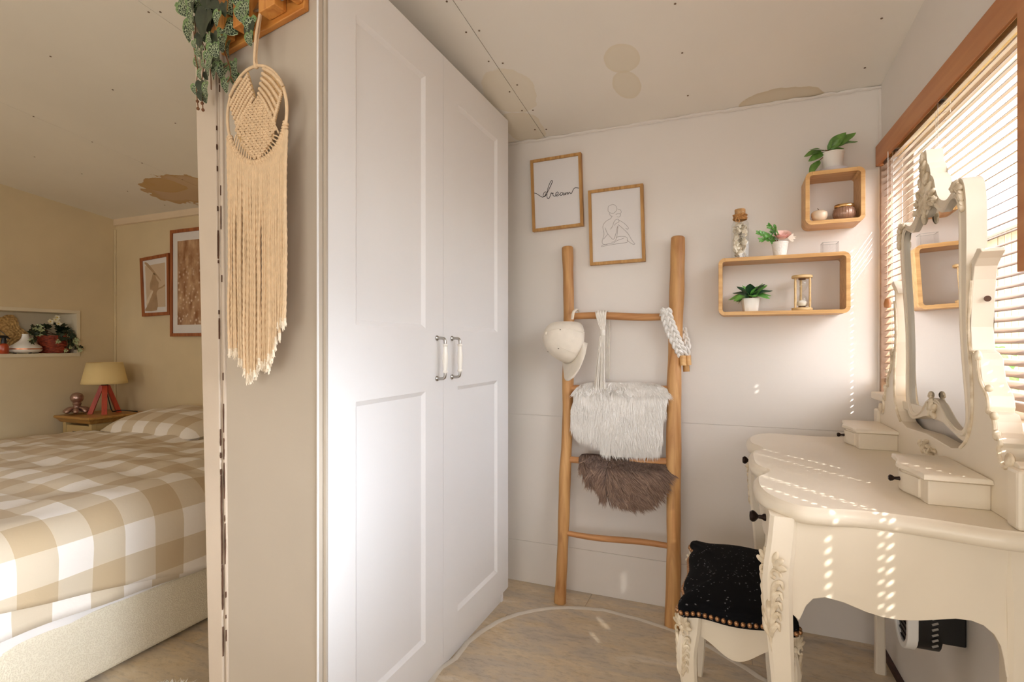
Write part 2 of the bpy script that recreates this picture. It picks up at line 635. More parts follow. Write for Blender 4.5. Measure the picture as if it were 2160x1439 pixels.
def vein_mat(name, dark, mid, vein):
    m, t, b = new_mat(name)
    N, L = t.nodes, t.links
    tc = N.new('ShaderNodeTexCoord')
    vo = N.new('ShaderNodeTexVoronoi'); vo.feature = 'DISTANCE_TO_EDGE'; vo.inputs['Scale'].default_value = 7.5
    L.new(tc.outputs['UV'], vo.inputs['Vector'])
    r = N.new('ShaderNodeValToRGB')
    e = r.color_ramp.elements
    e[0].position = .025; e[0].color = c4(vein)
    e[1].position = .10; e[1].color = c4(dark)
    k = e.new(.055); k.color = c4(mid)
    L.new(vo.outputs[0], r.inputs[0])
    # pale rim of the leaf, from the distance to the middle stored in UV
    sp = N.new('ShaderNodeVectorMath'); sp.operation = 'DISTANCE'; sp.inputs[1].default_value = (.5, .5, 0)
    L.new(tc.outputs['UV'], sp.inputs[0])
    r2 = N.new('ShaderNodeValToRGB')
    r2.color_ramp.elements[0].position = .40; r2.color_ramp.elements[0].color = (0, 0, 0, 1)
    r2.color_ramp.elements[1].position = .48; r2.color_ramp.elements[1].color = (.8, .8, .8, 1)
    L.new(sp.outputs['Value'], r2.inputs[0])
    mx = N.new('ShaderNodeMix'); mx.data_type = 'RGBA'
    L.new(r2.outputs[0], mx.inputs[0]); L.new(r.outputs[0], mx.inputs[6]); mx.inputs[7].default_value = c4(mid)
    L.new(mx.outputs[2], b.inputs['Base Color'])
    b.inputs['Roughness'].default_value = .45
    return m


M_WALL = mat('wall_paint', srgb(227, 221, 214), .75, .03, 2.5, .05, 120)
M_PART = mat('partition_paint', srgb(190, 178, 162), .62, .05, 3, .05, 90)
M_POST = mat('post_paint', srgb(204, 188, 170), .5, .06, 6, .15, 60)
M_CHIP = mat('bare_brown_wood', srgb(96, 66, 48), .8, .3, 30)
M_BEDWALL = mat('cream_wallpaper', srgb(216, 198, 162), .8, .06, 4, .1, 160)
M_WARD = mat('wardrobe_white', srgb(232, 231, 231), .6, .01, 3, spec=.25)
M_IVORY = mat('ivory_lacquer', srgb(232, 221, 202), .33, .05, 5, .02, 60)
M_IVORYC = mat('ivory_carving', srgb(230, 219, 198), .42, .25, 40, .08, 90, col2=srgb(190, 170, 138))
M_BRASS = mat('aged_knob_metal', srgb(46, 34, 30), .35, .3, 60, metal=.8)
M_BLACK = mat('black_glitter_fabric', srgb(9, 9, 11), .9, .2, 40, .3, 300)
M_PLASTIC = mat('black_plastic', srgb(14, 13, 14), .4, .1, 20)
M_WHITEP = mat('white_plastic', srgb(236, 234, 230), .35, .02)
M_BAMBOO = wood('bamboo_shelf', srgb(226, 182, 120), srgb(200, 150, 88), 'X', 1.2, .4)
M_OAK = wood('oak_frame', srgb(206, 160, 96), srgb(170, 122, 62), 'Z', 1.6, .5)
M_TEAK = wood('ladder_wood', srgb(216, 168, 108), srgb(176, 122, 70), 'Z', .9, .5, knots=True)
M_TEAKX = wood('ladder_rung_wood', srgb(214, 160, 104), srgb(178, 122, 74), 'X', .9, .5)
M_PINE = wood('rack_wood', srgb(226, 160, 82), srgb(190, 116, 46), 'X', 1.2, .4, knots=True)
M_PINEZ = wood('rack_wood_upright', srgb(226, 160, 82), srgb(196, 122, 50), 'Z', 1.2, .4)
M_BLIND = wood('blind_wood', srgb(176, 148, 124), srgb(152, 122, 98), 'Y', .8, .45)
M_VALANCE = wood('valance_wood', srgb(204, 140, 86), srgb(184, 116, 66), 'Y', .6, .4)
M_HONEY = wood('honey_pine', srgb(206, 160, 92), srgb(176, 126, 62), 'X', .9, .35)
M_REDWOOD = wood('red_wood', srgb(206, 84, 54), srgb(170, 56, 34), 'Z', 1, .4)
M_BEDFRAME = wood('picture_frame_redwood', srgb(176, 104, 56), srgb(140, 74, 36), 'Z', 1, .45)
M_COTTON = mat('cotton_cord', srgb(226, 197, 160), .9, .1, 60, .1, 400)
M_COTTONW = mat('white_cotton_cord', srgb(232, 226, 216), .9, .06, 60)
M_ROPE = mat('white_rope', srgb(226, 222, 216), .85, .08, 50)
M_FURW = mat('white_fur', srgb(238, 235, 230), .8, .06, 30)
M_FURB = mat('brown_fur', srgb(146, 124, 112), .75, .35, 18, col2=srgb(74, 56, 50))
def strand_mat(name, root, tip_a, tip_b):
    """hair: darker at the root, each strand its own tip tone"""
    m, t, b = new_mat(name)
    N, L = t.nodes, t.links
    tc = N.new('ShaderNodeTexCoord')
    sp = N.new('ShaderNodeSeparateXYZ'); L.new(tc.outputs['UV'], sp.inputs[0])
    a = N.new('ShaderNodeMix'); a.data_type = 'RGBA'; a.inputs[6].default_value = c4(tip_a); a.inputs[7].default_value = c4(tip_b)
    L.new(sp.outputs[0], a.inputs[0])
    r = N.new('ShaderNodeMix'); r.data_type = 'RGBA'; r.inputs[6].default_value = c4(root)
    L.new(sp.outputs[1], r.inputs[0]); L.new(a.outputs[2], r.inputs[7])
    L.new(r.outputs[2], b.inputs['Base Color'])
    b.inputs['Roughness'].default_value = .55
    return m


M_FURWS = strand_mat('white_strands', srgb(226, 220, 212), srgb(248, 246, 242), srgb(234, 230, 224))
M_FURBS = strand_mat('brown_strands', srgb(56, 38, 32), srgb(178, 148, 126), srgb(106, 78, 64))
M_CAP = mat('cream_cap_cloth', srgb(226, 216, 200), .9, .05, 40, .25, 500)
M_PAPER = mat('white_paper', srgb(232, 228, 226), .7, .01)
M_INK = mat('black_ink', srgb(60, 54, 54), .7, .1)
M_INKG = mat('grey_ink', srgb(160, 150, 148), .7, .1)
M_CERAM = mat('white_ceramic', srgb(238, 234, 226), .3, .02)
M_CERAMR = mat('white_relief_ceramic', srgb(240, 236, 228), .5, .03, 40, .6, 120)
M_CHROME = mat('brushed_nickel', srgb(178, 174, 168), .28, .1, 60, metal=1)
M_LEAF = mat('green_leaf', srgb(112, 152, 70), .4, .3, 30, col2=srgb(60, 100, 40))
M_LEAFB = mat('bright_green_leaf', srgb(128, 186, 88), .4, .3, 30, col2=srgb(74, 132, 56))
M_LEAFG = mat('grey_green_leaf', srgb(150, 172, 146), .55, .2, 30)
M_IVY = mat('ivy_leaf', srgb(36, 56, 34), .45, .4, 40, col2=srgb(14, 26, 16))
M_STEM = mat('brown_stem', srgb(120, 76, 42), .6, .2, 40)
M_HEART = vein_mat('heart_leaf', srgb(34, 48, 32), srgb(112, 142, 84), srgb(200, 206, 176))
M_FLOOR = floor_mat('stone_print_vinyl')
M_GING = gingham_mat('beige_gingham')
M_SHEET = mat('white_sheet', srgb(232, 228, 226), .85, .02, 10, .1, 60)
M_MIRROR = mat('mirror_silver', (.93, .93, .93), .01, 0, 3, metal=1)
M_PANE = clear('window_pane', gloss=.06)
M_BOTTLE = clear('bottle_glass', (.98, .99, .98), .09)
M_ACRYL = clear('acrylic', (.98, .98, .98), .09)
M_PICGLASS = clear('picture_glass', gloss=.04, rough=.03)
M_DARKTRIM = mat('dark_floor_trim', srgb(64, 36, 30), .6, .4, 40)

# ------------------------------------------------------------------ floor
fl = MB().box(-4.25, .75, -2.0, 2.6, -.06, -.004)
floor = obj('floor', fl, M_FLOOR, kind='structure')
TW, TD = .62, .31
row = 0
y = .40
me_tile = MB().box(-TW / 2 + .0008, TW / 2 - .0008, -TD / 2 + .0008, TD / 2 - .0008, -.004, 0).mesh('floor_tile', M_FLOOR)
while y < 2.40:
    x = -2.1 + (.31 if row % 2 else 0.04)
    while x < .52:
        inst('floor_tile', me_tile, floor, Matrix.Translation((x + TW / 2, y + TD / 2, 0)))
        x += TW
    y += TD
    row += 1

# ------------------------------------------------------------------ walls
CEIL = lambda Y: 1.995 + .12 * (2.246 - Y)
XR = lambda Y: .496 + .027 * (2.246 - Y)      # the window wall stands a little out of square

wb = MB().box(-1.30, .60, 2.25, 2.34, -.05, 2.02)
wall_back = obj('wall_back', wb, M_WALL, kind='structure')
zs = [0.0, .186, .758, 1.995]
for a, b_ in zip(zs, zs[1:]):
    obj('wall_board', MB().box(-1.28, .53, 2.246, 2.2505, a + .0006, b_ - .0006), M_WALL, wall_back)
# rough caulk bead in the corner of ceiling and back wall
pts = [V((-1.0 + i * .02, 2.242 + random.uniform(-.002, .002), 1.991 + random.uniform(-.003, .002))) for i in range(76)]
obj('trim_1', MB().tube(pts, [.006 + random.uniform(-.002, .0025) for _ in pts], 6), M_WALL, kind='structure', smooth=True)
pts = [V((XR(2.24) - .003, 2.242, .78 + i * .05)) for i in range(25)]
obj('trim_2', MB().tube(pts, [.005 + random.uniform(-.002, .002) for _ in pts], 6), M_WALL, kind='structure', smooth=True)

WY0, WY1, WZ0, WZ1 = .22, 2.225, .905, 1.775


def wr_piece(m, y0, y1, z0, z1, d0=0, d1=.11):
    vs = [(XR(y) + d, y, z) for z in (z0, z1) for y in (y0, y1) for d in (d0, d1)]
    m.add(vs, [(0, 2, 3, 1), (4, 5, 7, 6), (0, 1, 5, 4), (2, 6, 7, 3), (0, 4, 6, 2), (1, 3, 7, 5)])


m = MB()
wr_piece(m, -2.0, WY0, -.05, 2.36)
wr_piece(m, WY1, 2.30, -.05, 2.0)
wr_piece(m, WY0, WY1, -.05, WZ0)
# above the window, following the slope of the ceiling
vs = []
for yy, zt in ((WY0, CEIL(WY0) + .02), (WY1, CEIL(WY1) + .02)):
    for d in (0, .11):
        vs += [(XR(yy) + d, yy, WZ1), (XR(yy) + d, yy, zt)]
m.add(vs, [(0, 1, 5, 4), (2, 6, 7, 3), (0, 4, 6, 2), (1, 3, 7, 5), (0, 2, 3, 1), (4, 5, 7, 6)])
obj('wall_right', m, M_WALL, kind='structure')
m = MB(); wr_piece(m, .3, 2.24, 0, .022, -.012, 0)
obj('baseboard_right', m, M_DARKTRIM, kind='structure')

# partition between the two rooms, seen end on, and its chipped door post
m = MB().box(-1.30, -1.225, 1.06, 2.44, -.05, 2.2)
obj('wall_partition', m, M_BEDWALL, kind='structure')
PA, PB = V((-1.222, .985, 0)), V((-.8665, .951, 0))     # the end panel, slightly out of square
pv = (PB - PA).normalized(); pn = V((pv.y, -pv.x, 0))   # pn looks at the camera
m = MB().prism([PA, PB, PB - pn * .012, PA - pn * .012], (0, 0, 2.08))
end_panel = obj('wall_end', m, M_PART, kind='structure')
# pale edge strip where the panel meets the wardrobe
m = MB().prism([PB + pv * -.004 + pn * .003, PB + pv * .0003 + pn * .003, PB + pv * .0003 - pn * .001, PB - pv * .004 - pn * .001], (0, 0, 2.08))
obj('trim_3', m, M_WARD, kind='structure', bevel=.001)


obj('shade_strip', MB().box(-.8655, -.8575, .9640, .9705, 0, 2.012), M_PART, kind='structure')  # added strip: the shade on the door's edge, put in as panel paint


def slanted(m, x0t, x1t, x0b, x1b, Y, d):
    a = [onY(x0t, 0, Y), onY(x1t, 0, Y), onY(x1b, 1439, Y), onY(x0b, 1439, Y)]
    # run the edges on to ceiling and floor
    def ext(t, b):
        k0 = (2.13 - b.z) / (t.z - b.z); k1 = (0 - b.z) / (t.z - b.z)
        return b.lerp(t, k0), b.lerp(t, k1)
    lt, lb = ext(a[0], a[3]); rt, rb = ext(a[1], a[2])
    m.prism([lt, rt, rb, lb], (0, d, 0))
    return lt, rt, rb, lb


post = MB()
slanted(post, 408, 452, 440, 470, .975, .085)
post_o = obj('door_1', post, M_POST, kind='structure', bevel=.003)
m = MB(); slanted(m, 453.1, 459, 472.3, 475, .981, .07)
obj('door_stop', m, M_POST, post_o, bevel=.0015)
m = MB(); slanted(m, 459.6, 466, 475.6, 480, .977, .07)
obj('door_casing_edge', m, M_POST, post_o, bevel=.002)
m = MB(); slanted(m, 450, 468, 468, 482, .99, .05)
obj('bare_wood_core', m, M_CHIP, post_o)
# chips in the old paint: long irregular flakes missing along the grooves
m = MB()
for k in range(64):
    t = random.choice([random.uniform(.10, .5), random.uniform(.45, 1.0), random.uniform(.55, .98), random.uniform(.6, .9)])
    yy = 1439 * t
    xx = lerp(452.3, 470.3, t) + random.choice([0, 0, .2, 6.9, 7.2])
    p = onY(xx, yy, .974)
    h = random.choice([random.uniform(.004, .012), random.uniform(.01, .045)]); wd = random.uniform(.0002, .0006) if t < .55 else random.uniform(.0003, .0011)
    n = 11
    pts = []
    for i in range(n):
        a = 2 * PI * i / n
        pts.append(p + V((math.cos(a) * wd * random.uniform(.3, 1.6), 0, math.sin(a) * h * random.uniform(.75, 1.15))))
    m.prism(pts, (0, .004, 0))
o = obj('paint_chips', m, M_CHIP, post_o); o['kind'] = 'stuff'

# bedroom shell
NY0, NY1, NZ0, NZ1 = 1.20, 2.20, 1.018, 1.284
m = MB()
m.box(-4.19, -4.09, -2.0, NY0, -.05, 2.5)
m.box(-4.19, -4.09, NY1 + .01, 2.52, -.05, 2.1)
m.box(-4.19, -4.09, NY0, NY1 + .01, -.05, NZ0 - .01)
m.box(-4.19, -4.09, NY0, NY1 + .01, NZ1 + .01, 2.5)
m.box(-4.34, -4.30, NY0 - .05, NY1 + .05, NZ0 - .05, NZ1 + .05)
wall_left = obj('wall_left', m, M_BEDWALL, kind='structure')
m = MB()
m.box(-4.30, -4.082, NY0, NY1 + .022, NZ0 - .022, NZ0)
m.box(-4.30, -4.082, NY0, NY1 + .022, NZ1, NZ1 + .022)
m.box(-4.30, -4.082, NY1, NY1 + .022, NZ0, NZ1)
m.box(-4.30, -4.28, NY0, NY1, NZ0, NZ1)
obj('niche_lining', m, mat('niche_paint', srgb(222, 210, 184), .6, .04), wall_left, bevel=.001)
obj('wall_bedroom', MB().box(-4.2, -1.22, 2.45, 2.52, -.05, 2.1), M_BEDWALL, kind='structure')
m = MB().prism([(-4.09, 2.45, CEIL(2.45) + .01), (-4.09, 2.435, CEIL(2.45) + .012), (-4.09, 2.435, 1.93), (-4.09, 2.45, 1.925)], (2.85, 0, .0))
obj('trim_4', m, mat('cornice_paint', srgb(226, 206, 178), .6, .04), kind='structure', bevel=.002)
obj('trim_5', MB().tube([V((-4.085, 2.445, .0 + i * .1)) for i in range(20)], [.006 + random.uniform(-.001, .002) for _ in range(20)], 6), M_BEDWALL, kind='structure', smooth=True)
obj('wall_rear', MB().box(-4.2, .8, -2.08, -1.98, -.05, 2.6), M_WALL, kind='structure')

# ceiling: a sloping field of boards with open seams, screws and old water stains
stA = onC(1312, 125); stB = onC(1322, 180); stC = onC(1075, 195); stD = onC(1645, 196); stE = onC(1105, 270)
stF = onC(385, 405); stG = onC(345, 392)
beige = srgb(224, 213, 188); brown = srgb(190, 150, 92)
M_CEIL = stain_mat('ceiling_paint', srgb(238, 233, 223), [
    (stA.x, stA.y, .065, .085, beige, .75, .25), (stB.x, stB.y, .055, .10, beige, .75, .3),
    (stC.x, stC.y, .11, .16, beige, .6, .5), (stE.x, stE.y, .10, .14, beige, .7, .5),
    (stD.x, 2.25, .16, .11, srgb(208, 194, 166), .9, .5),
    (stF.x + .05, stF.y, .34, .22, brown, .9, .9), (stG.x, stG.y, .16, .10, srgb(196, 160, 104), .8, .9)])


def ceil_piece(m, x0, x1, y0, y1, lift0, lift1):
    vs = [(x, y, CEIL(y) + l) for l in (lift0, lift1) for y in (y0, y1) for x in (x0, x1)]
    m.add(vs, [(0, 2, 3, 1), (4, 5, 7, 6), (0, 1, 5, 4), (2, 6, 7, 3), (0, 4, 6, 2), (1, 3, 7, 5)])


m = MB(); ceil_piece(m, -4.25, .75, -2.1, 2.6, .010, .06)
ceiling = obj('ceiling', m, mat('ceiling_void', srgb(150, 140, 126), .9), kind='structure')
seams = [-4.2, -2.89, -1.69, -.762, .60]
for a, b_ in zip(seams, seams[1:]):
    m = MB(); ceil_piece(m, a + .0012, b_ - .0012, -2.05, 2.56, 0, .009)
    obj('ceiling_board', m, M_CEIL, ceiling)
m = MB()
for sx in (-.762 - .022, -.762 + .022, -.15, .42, -1.69 - .02, -1.69 + .02, -2.3, -2.89, -3.4):
    yy = .9
    while yy < 2.42:
        xx = sx + random.uniform(-.006, .006); y2 = yy + random.uniform(-.02, .02)
        m.lathe([(.0035, -.0015), (.0035, .002)], (xx, y2, CEIL(y2)), 6)
        yy += .16 if abs(sx + .762) < .03 else .24
o = obj('screw_heads', m, mat('rusty_screw', srgb(120, 96, 76), .6, .2), ceiling); o['kind'] = 'stuff'

# ------------------------------------------------------------------ window, sill, blinds, outside
m = MB()
fx = .075
wr_piece(m, WY0, WY1, WZ0, WZ0 + .05, fx, fx + .03)
wr_piece(m, WY0, WY1, WZ1 - .05, WZ1, fx, fx + .03)
for yy in (WY0, 1.20, WY1 - .05):
    wr_piece(m, yy, yy + .05, WZ0 + .05, WZ1 - .05, fx, fx + .03)
window = obj('window_1', m, M_WHITEP, kind='structure', bevel=.003)
m = MB(); wr_piece(m, WY0 + .05, 1.20, WZ0 + .05, WZ1 - .05, fx + .012, fx + .016)
obj('pane', m, M_PANE, window)
m = MB(); wr_piece(m, 1.25, WY1 - .05, WZ0 + .05, WZ1 - .05, fx + .012, fx + .016)
obj('pane', m, M_PANE, window)
m = MB(); wr_piece(m, WY0 - .03, WY1, WZ0 - .022, WZ0 + .003, -.035, .08)
obj('sill', m, M_IVORY, window, bevel=.004)
m = MB(); wr_piece(m, WY1 - .004, WY1 + .012, WZ0, WZ1 + .01, -.006, .03)
obj('casing', m, M_BLIND, window, bevel=.002)

PITCH, SLW, TILT = .0225, .0263, math.radians(29.3)


def blind(label, y0, y1, ladders, zlow, cords=True):
    yc = (y0 + y1) / 2
    bx = XR(yc) - .032
    root = thing('venetian_blind', label, 'blind', (bx, yc, zlow), 'wooden venetian blinds on the window')
    # ladders: list of (y, hole half length)
    sx = lambda yy: XR(yy) - .030
    sb = lambda yy: XR(yy) + .016
    m = MB()
    vs = [(sx(y) + d, y, z) for z in (1.700, 1.772) for y in (y0, y1) for d in (.008, .018)]
    m.add(vs, [(0, 2, 3, 1), (4, 5, 7, 6), (0, 1, 5, 4), (2, 6, 7, 3), (0, 4, 6, 2), (1, 3, 7, 5)])
    vs = [(sx(y) + d, y, z) for z in (1.700, 1.772) for y in (y1 - .012, y1) for d in (.008, .030)]
    m.add(vs, [(0, 2, 3, 1), (4, 5, 7, 6), (0, 1, 5, 4), (2, 6, 7, 3), (0, 4, 6, 2), (1, 3, 7, 5)])
    obj('valance', m, M_VALANCE, root, bevel=.002)
    m = MB()
    vs = [(sx(y) + d, y, z) for z in (1.722, 1.766) for y in (y0 + .01, y1 - .02) for d in (.022, .068)]
    m.add(vs, [(0, 2, 3, 1), (4, 5, 7, 6), (0, 1, 5, 4), (2, 6, 7, 3), (0, 4, 6, 2), (1, 3, 7, 5)])
    obj('headrail', m, M_HONEY, root, bevel=.002)
    # one slat mesh with punched cord holes; the top slat is the pattern for all
    ys = [y0 + .0004]
    holes = []
    for (ly, hw) in sorted(ladders):
        ys += [ly - hw, ly + hw]; holes.append(len(ys) - 2)
    ys.append(y1 - .002)
    prof = [-SLW / 2, -.0056, .0056, SLW / 2]
    crown = [-.0007, .0004, .0004, -.0007]

    def slat_mesh(yl, hl, tilt):
        mb = MB()
        for yy in yl:
            ca, sa = math.cos(tilt(yy)), math.sin(tilt(yy))
            for u, cz in zip(prof, crown):
                # the inner edge (u<0, towards the room) sits lower than the outer one
                mb.v.append(V((XR(yy) + .016 + u * ca, yy, u * sa + cz)))
        for i in range(len(yl) - 1):
            for j in range(3):
                if j == 1 and i in hl:
                    continue
                a = i * 4 + j
                mb.f.append([a, a + 4, a + 5, a + 1])
        return mb.mesh('slat', M_BLIND)
    me = slat_mesh(ys, holes, lambda yy: TILT)
    # a few slats are twisted at their far end and let thin blades of sun through
    warp = None
    if y1 > 2:
        cut = [yy for yy in ys if yy < 1.9] + [1.97, 2.02] + [yy for yy in ys if yy > 2.03]
        hl = [i for i, yy in enumerate(cut[:-1]) if any(abs(yy - ys[h]) < 1e-6 for h in holes)]
        warp = slat_mesh(cut, hl, lambda yy: TILT if yy < 1.99 else math.radians(35))
    z = 1.712
    n = 0
    while z > zlow + .03:
        o = inst('slat', warp if warp and n in (7, 8, 9, 10, 11, 12) else me, root, Matrix.Translation((0, 0, z)))
        md = o.modifiers.new('thick', 'SOLIDIFY'); md.thickness = .0012; md.offset = 0
        z -= PITCH
        n += 1
    m = MB()
    vs = [(sb(y) + d, y, zz) for zz in (z - .006, z + .010) for y in (y0 + .006, y1 - .008) for d in (-.013, .013)]
    m.add(vs, [(0, 2, 3, 1), (4, 5, 7, 6), (0, 1, 5, 4), (2, 6, 7, 3), (0, 4, 6, 2), (1, 3, 7, 5)])
    obj('bottom_rail', m, M_BLIND, root, bevel=.002)
    for (ly, hw) in ladders:
        mm = MB()
        for d in (-.0135, .0135):
            mm.tube([(sb(ly) + d, ly, 1.722), (sb(ly) + d, ly, z)], .0006, 5)
        mm.tube([(sb(ly) + .001, ly + .012, 1.722), (sb(ly) - .0145, ly + .012, 1.70), (sb(ly) - .0145, ly + .012, z)], .0005, 5)
        obj('ladder_cord', mm, M_COTTONW, root)
        obj('ladder_clip', MB().box(sb(ly) - .021, sb(ly) + .01, ly - .012, ly + .016, 1.7205, 1.7235), M_CHROME, root)
    return root


b1 = blind('wooden slatted blind over the window behind the dressing table mirror', 1.1235, 2.221, [(1.23, .0035), (1.74, .0035), (2.12, .0035)], .918)
b2 = blind('wooden slatted blind at the right edge of the view with flat hanging bar', .30, 1.1225, [(.842, .0045), (.825, .0028), (.722, .004), (.42, .004)], .918)
# pull cord with wooden acorn at the far end of the first blind
p0 = onX(1873, 320, .448)
pe = onX(1872, 618, .448)
m = MB().tube([p0, pe], .0007, 5)
obj('pull_cord', m, M_COTTONW, b1)
q = onX(1872, 640, .448)
obj('acorn', MB().lathe([(.004, -.014), (.009, -.012), (.010, 0), (.007, .012), (.003, .014)], q, 12), M_VALANCE, b1, smooth=True)
# flat wooden bar hanging from the second blind
t1 = onX(2157, 35, .435); t2 = onX(2156, 573, .435)
yb = t2.y
m = MB().box(.430, .437, yb - .02, yb + .004, t2.z, 1.70)
obj('hanging_bar', m, M_VALANCE, b2, bevel=.001)

# outside
obj('ground', MB().box(.75, 14, -6, 16, -.65, -.55), mat('paved_ground', srgb(176, 172, 164), .9, .3, 8), kind='structure')
shed = thing('timber_shed', 'pale timber-clad shed with a grey roof edge outside the window', 'shed', (2.6, 6.0, -.55))
obj('wall', MB().box(2.64, 2.72, 2.6, 10.6, -.55, 2.25), mat('shed_wall', srgb(206, 180, 142), .8), shed)
me_b = MB().box(-.014, .014, -.068, .068, 0, 2.78).mesh('plank', mat('shed_boards', srgb(186, 160, 124), .75, .1, 6))
yy = 2.7
while yy < 10.5:
    inst('plank', me_b, shed, Matrix.Translation((2.625 + random.uniform(-.003, .003), yy, -.55)))
    yy += .145
obj('roof', MB().prism([(2.52, 2.4, 2.25), (2.52, 2.4, 2.33), (4.2, 2.4, 2.9), (4.2, 2.4, 2.8)], (0, 8.4, 0)), mat('shed_roof', srgb(176, 164, 154), .7), shed)
obj('gutter', MB().tube([(2.50, 2.4, 2.24), (2.50, 10.8, 2.24)], .05, 10), mat('gutter_grey', srgb(168, 156, 146), .5), shed)
NTH = ['first', 'second', 'third', 'fourth', 'fifth', 'sixth', 'seventh']
for i in range(7):
    cy = 2.4 + i * 1.15; cx = random.uniform(1.6, 1.75)
    mb = MB()
    for k in range(260):
        d = V((random.gauss(0, 1), random.gauss(0, 1), random.gauss(0, 1))).normalized()
        p = V((cx, cy, .40)) + V((d.x * .30, d.y * .48, d.z * .88)) * random.uniform(.7, 1.0)
        a = d.orthogonal().normalized() * .055; b_ = d.cross(a).normalized() * .035
        mb.add([p - a, p + b_, p + a, p - b_], [(0, 1, 2, 3)])
    hroot = thing('shrub', 'green leafy shrub outside the window, %s from the near end of the row' % NTH[i], 'shrub', (cx, cy, -.55), 'shrubs in front of the shed')
    o = obj('foliage', mb, M_LEAFB, hroot); o['kind'] = 'stuff'
    obj('stem', MB().tube([(cx, cy, -.55), (cx, cy, .6)], .02, 6), M_STEM, hroot)

# ------------------------------------------------------------------ wardrobe
WX = -.858
ward = thing('wardrobe', 'tall white two-door wardrobe with recessed shaker panels', 'wardrobe', (-1.03, 1.51, 0))
m = MB()
m.box(-1.215, -.88, .998, 1.014, 0, 2.012)
m.box(-1.215, -.88, 2.030, 2.046, 0, 2.012)
m.box(-1.215, -.88, 1.014, 2.030, 1.994, 2.012)
m.box(-1.215, -.88, 1.014, 2.030, .04, .058)
m.box(-1.215, -1.205, 1.014, 2.030, .058, 1.994)
obj('carcass', m, M_WARD, ward, bevel=.0008)
obj('plinth', MB().box(-.905, -.885, 1.0, 2.030, 0, .056), M_WARD, ward)


def shaker_door(y0, y1, py0, py1, hy):
    z0, z1 = .060, 2.009
    m = MB()
    rec, bv = .008, .013
    rows = [(.165, .931), (1.122, 1.892)]
    ys = [y0, py0, py1, y1]
    zz = [z0, rows[0][0], rows[0][1], rows[1][0], rows[1][1], z1]
    X = WX
    for i in range(3):
        for j in range(5):
            if i == 1 and j in (1, 3):
                a, b_, c, d = ys[1], ys[2], zz[j], zz[j + 1]
                o4 = [(X, a, c), (X, b_, c), (X, b_, d), (X, a, d)]
                i4 = [(X - rec, a + bv, c + bv), (X - rec, b_ - bv, c + bv), (X - rec, b_ - bv, d - bv), (X - rec, a + bv, d - bv)]
                m.add(o4 + i4, [(0, 1, 5, 4), (1, 2, 6, 5), (2, 3, 7, 6), (3, 0, 4, 7), (4, 5, 6, 7)])
            else:
                m.add([(X, ys[i], zz[j]), (X, ys[i + 1], zz[j]), (X, ys[i + 1], zz[j + 1]), (X, ys[i], zz[j + 1])], [(0, 1, 2, 3)])
    Xb = X - .019
    m.add([(Xb, y0, z0), (Xb, y1, z0), (Xb, y1, z1), (Xb, y0, z1)], [(3, 2, 1, 0)])
    m.add([(X, y0, z0), (X, y1, z0), (Xb, y1, z0), (Xb, y0, z0), (X, y0, z1), (X, y1, z1), (Xb, y1, z1), (Xb, y0, z1)],
          [(3, 2, 1, 0), (4, 5, 6, 7), (0, 4, 7, 3), (1, 2, 6, 5)])
    # weld
    seen, remap, vs = {}, [], []
    for p in m.v:
        k = (round(p.x, 5), round(p.y, 5), round(p.z, 5))
        if k not in seen:
            seen[k] = len(vs); vs.append(p)
        remap.append(seen[k])
    m.v = vs; m.f = [[remap[i] for i in f] for f in m.f]
    d = obj('door', m, M_WARD, ward)
    zt, zb = 1.094, .966
    for zc in (zt, zb):
        s = 1 if zc == zb else -1
        mm = MB()
        mm.lathe([(.0085, 0), (.0085, .003), (.0055, .006)], (X, hy, zc), 14, Matrix.Rotation(PI / 2, 3, 'Y'))
        mm.tube(smooth_path([(X + .003, hy, zc), (X + .018, hy, zc), (X + .028, hy, zc + s * .003), (X + .031, hy, zc + s * .012), (X + .031, hy, zc + s * .021)], 4), .0045, 10)
        obj('handle_mount', mm, M_CHROME, d, smooth=True, label='brushed metal handle mount')
    prof = [(.0048, -.046), (.0085, -.045), (.0088, -.041), (.006, -.038), (.0068, -.03), (.0088, -.012), (.0092, 0), (.0088, .012), (.0068, .03), (.006, .038), (.0088, .041), (.0085, .045), (.0048, .046)]
    obj('handle_grip', MB().lathe(prof, (X + .031, hy, 1.03), 18), M_CERAM, d, smooth=True, label='white porcelain handle grip')


shaker_door(.972, 1.5025, 1.070, 1.396, 1.462)
shaker_door(1.5045, 2.046, 1.602, 1.936, 1.560)

# ------------------------------------------------------------------ ladder
Lrail = [(1197, 523), (1199, 600), (1200, 700), (1198, 800), (1197, 900), (1192, 1000), (1189, 1100), (1185, 1200), (1181, 1266)]
Rrail = [(1430, 502), (1428, 600), (1425, 700), (1422, 800), (1421, 950), (1421, 1100), (1421, 1200), (1418, 1316)]
lad = thing('wooden_ladder', 'rustic round-pole wooden decorative ladder leaning on the back wall', 'ladder', (-.43, 2.12, 0))


def rail_pts(px, yb, yt):
    y0, y1 = px[-1][1], px[0][1]
    return [onY(x, y, lerp(yt, yb, (y - y0) / (y1 - y0) * -1 + 1 if False else (y - y1) / (y0 - y1))) for x, y in px]


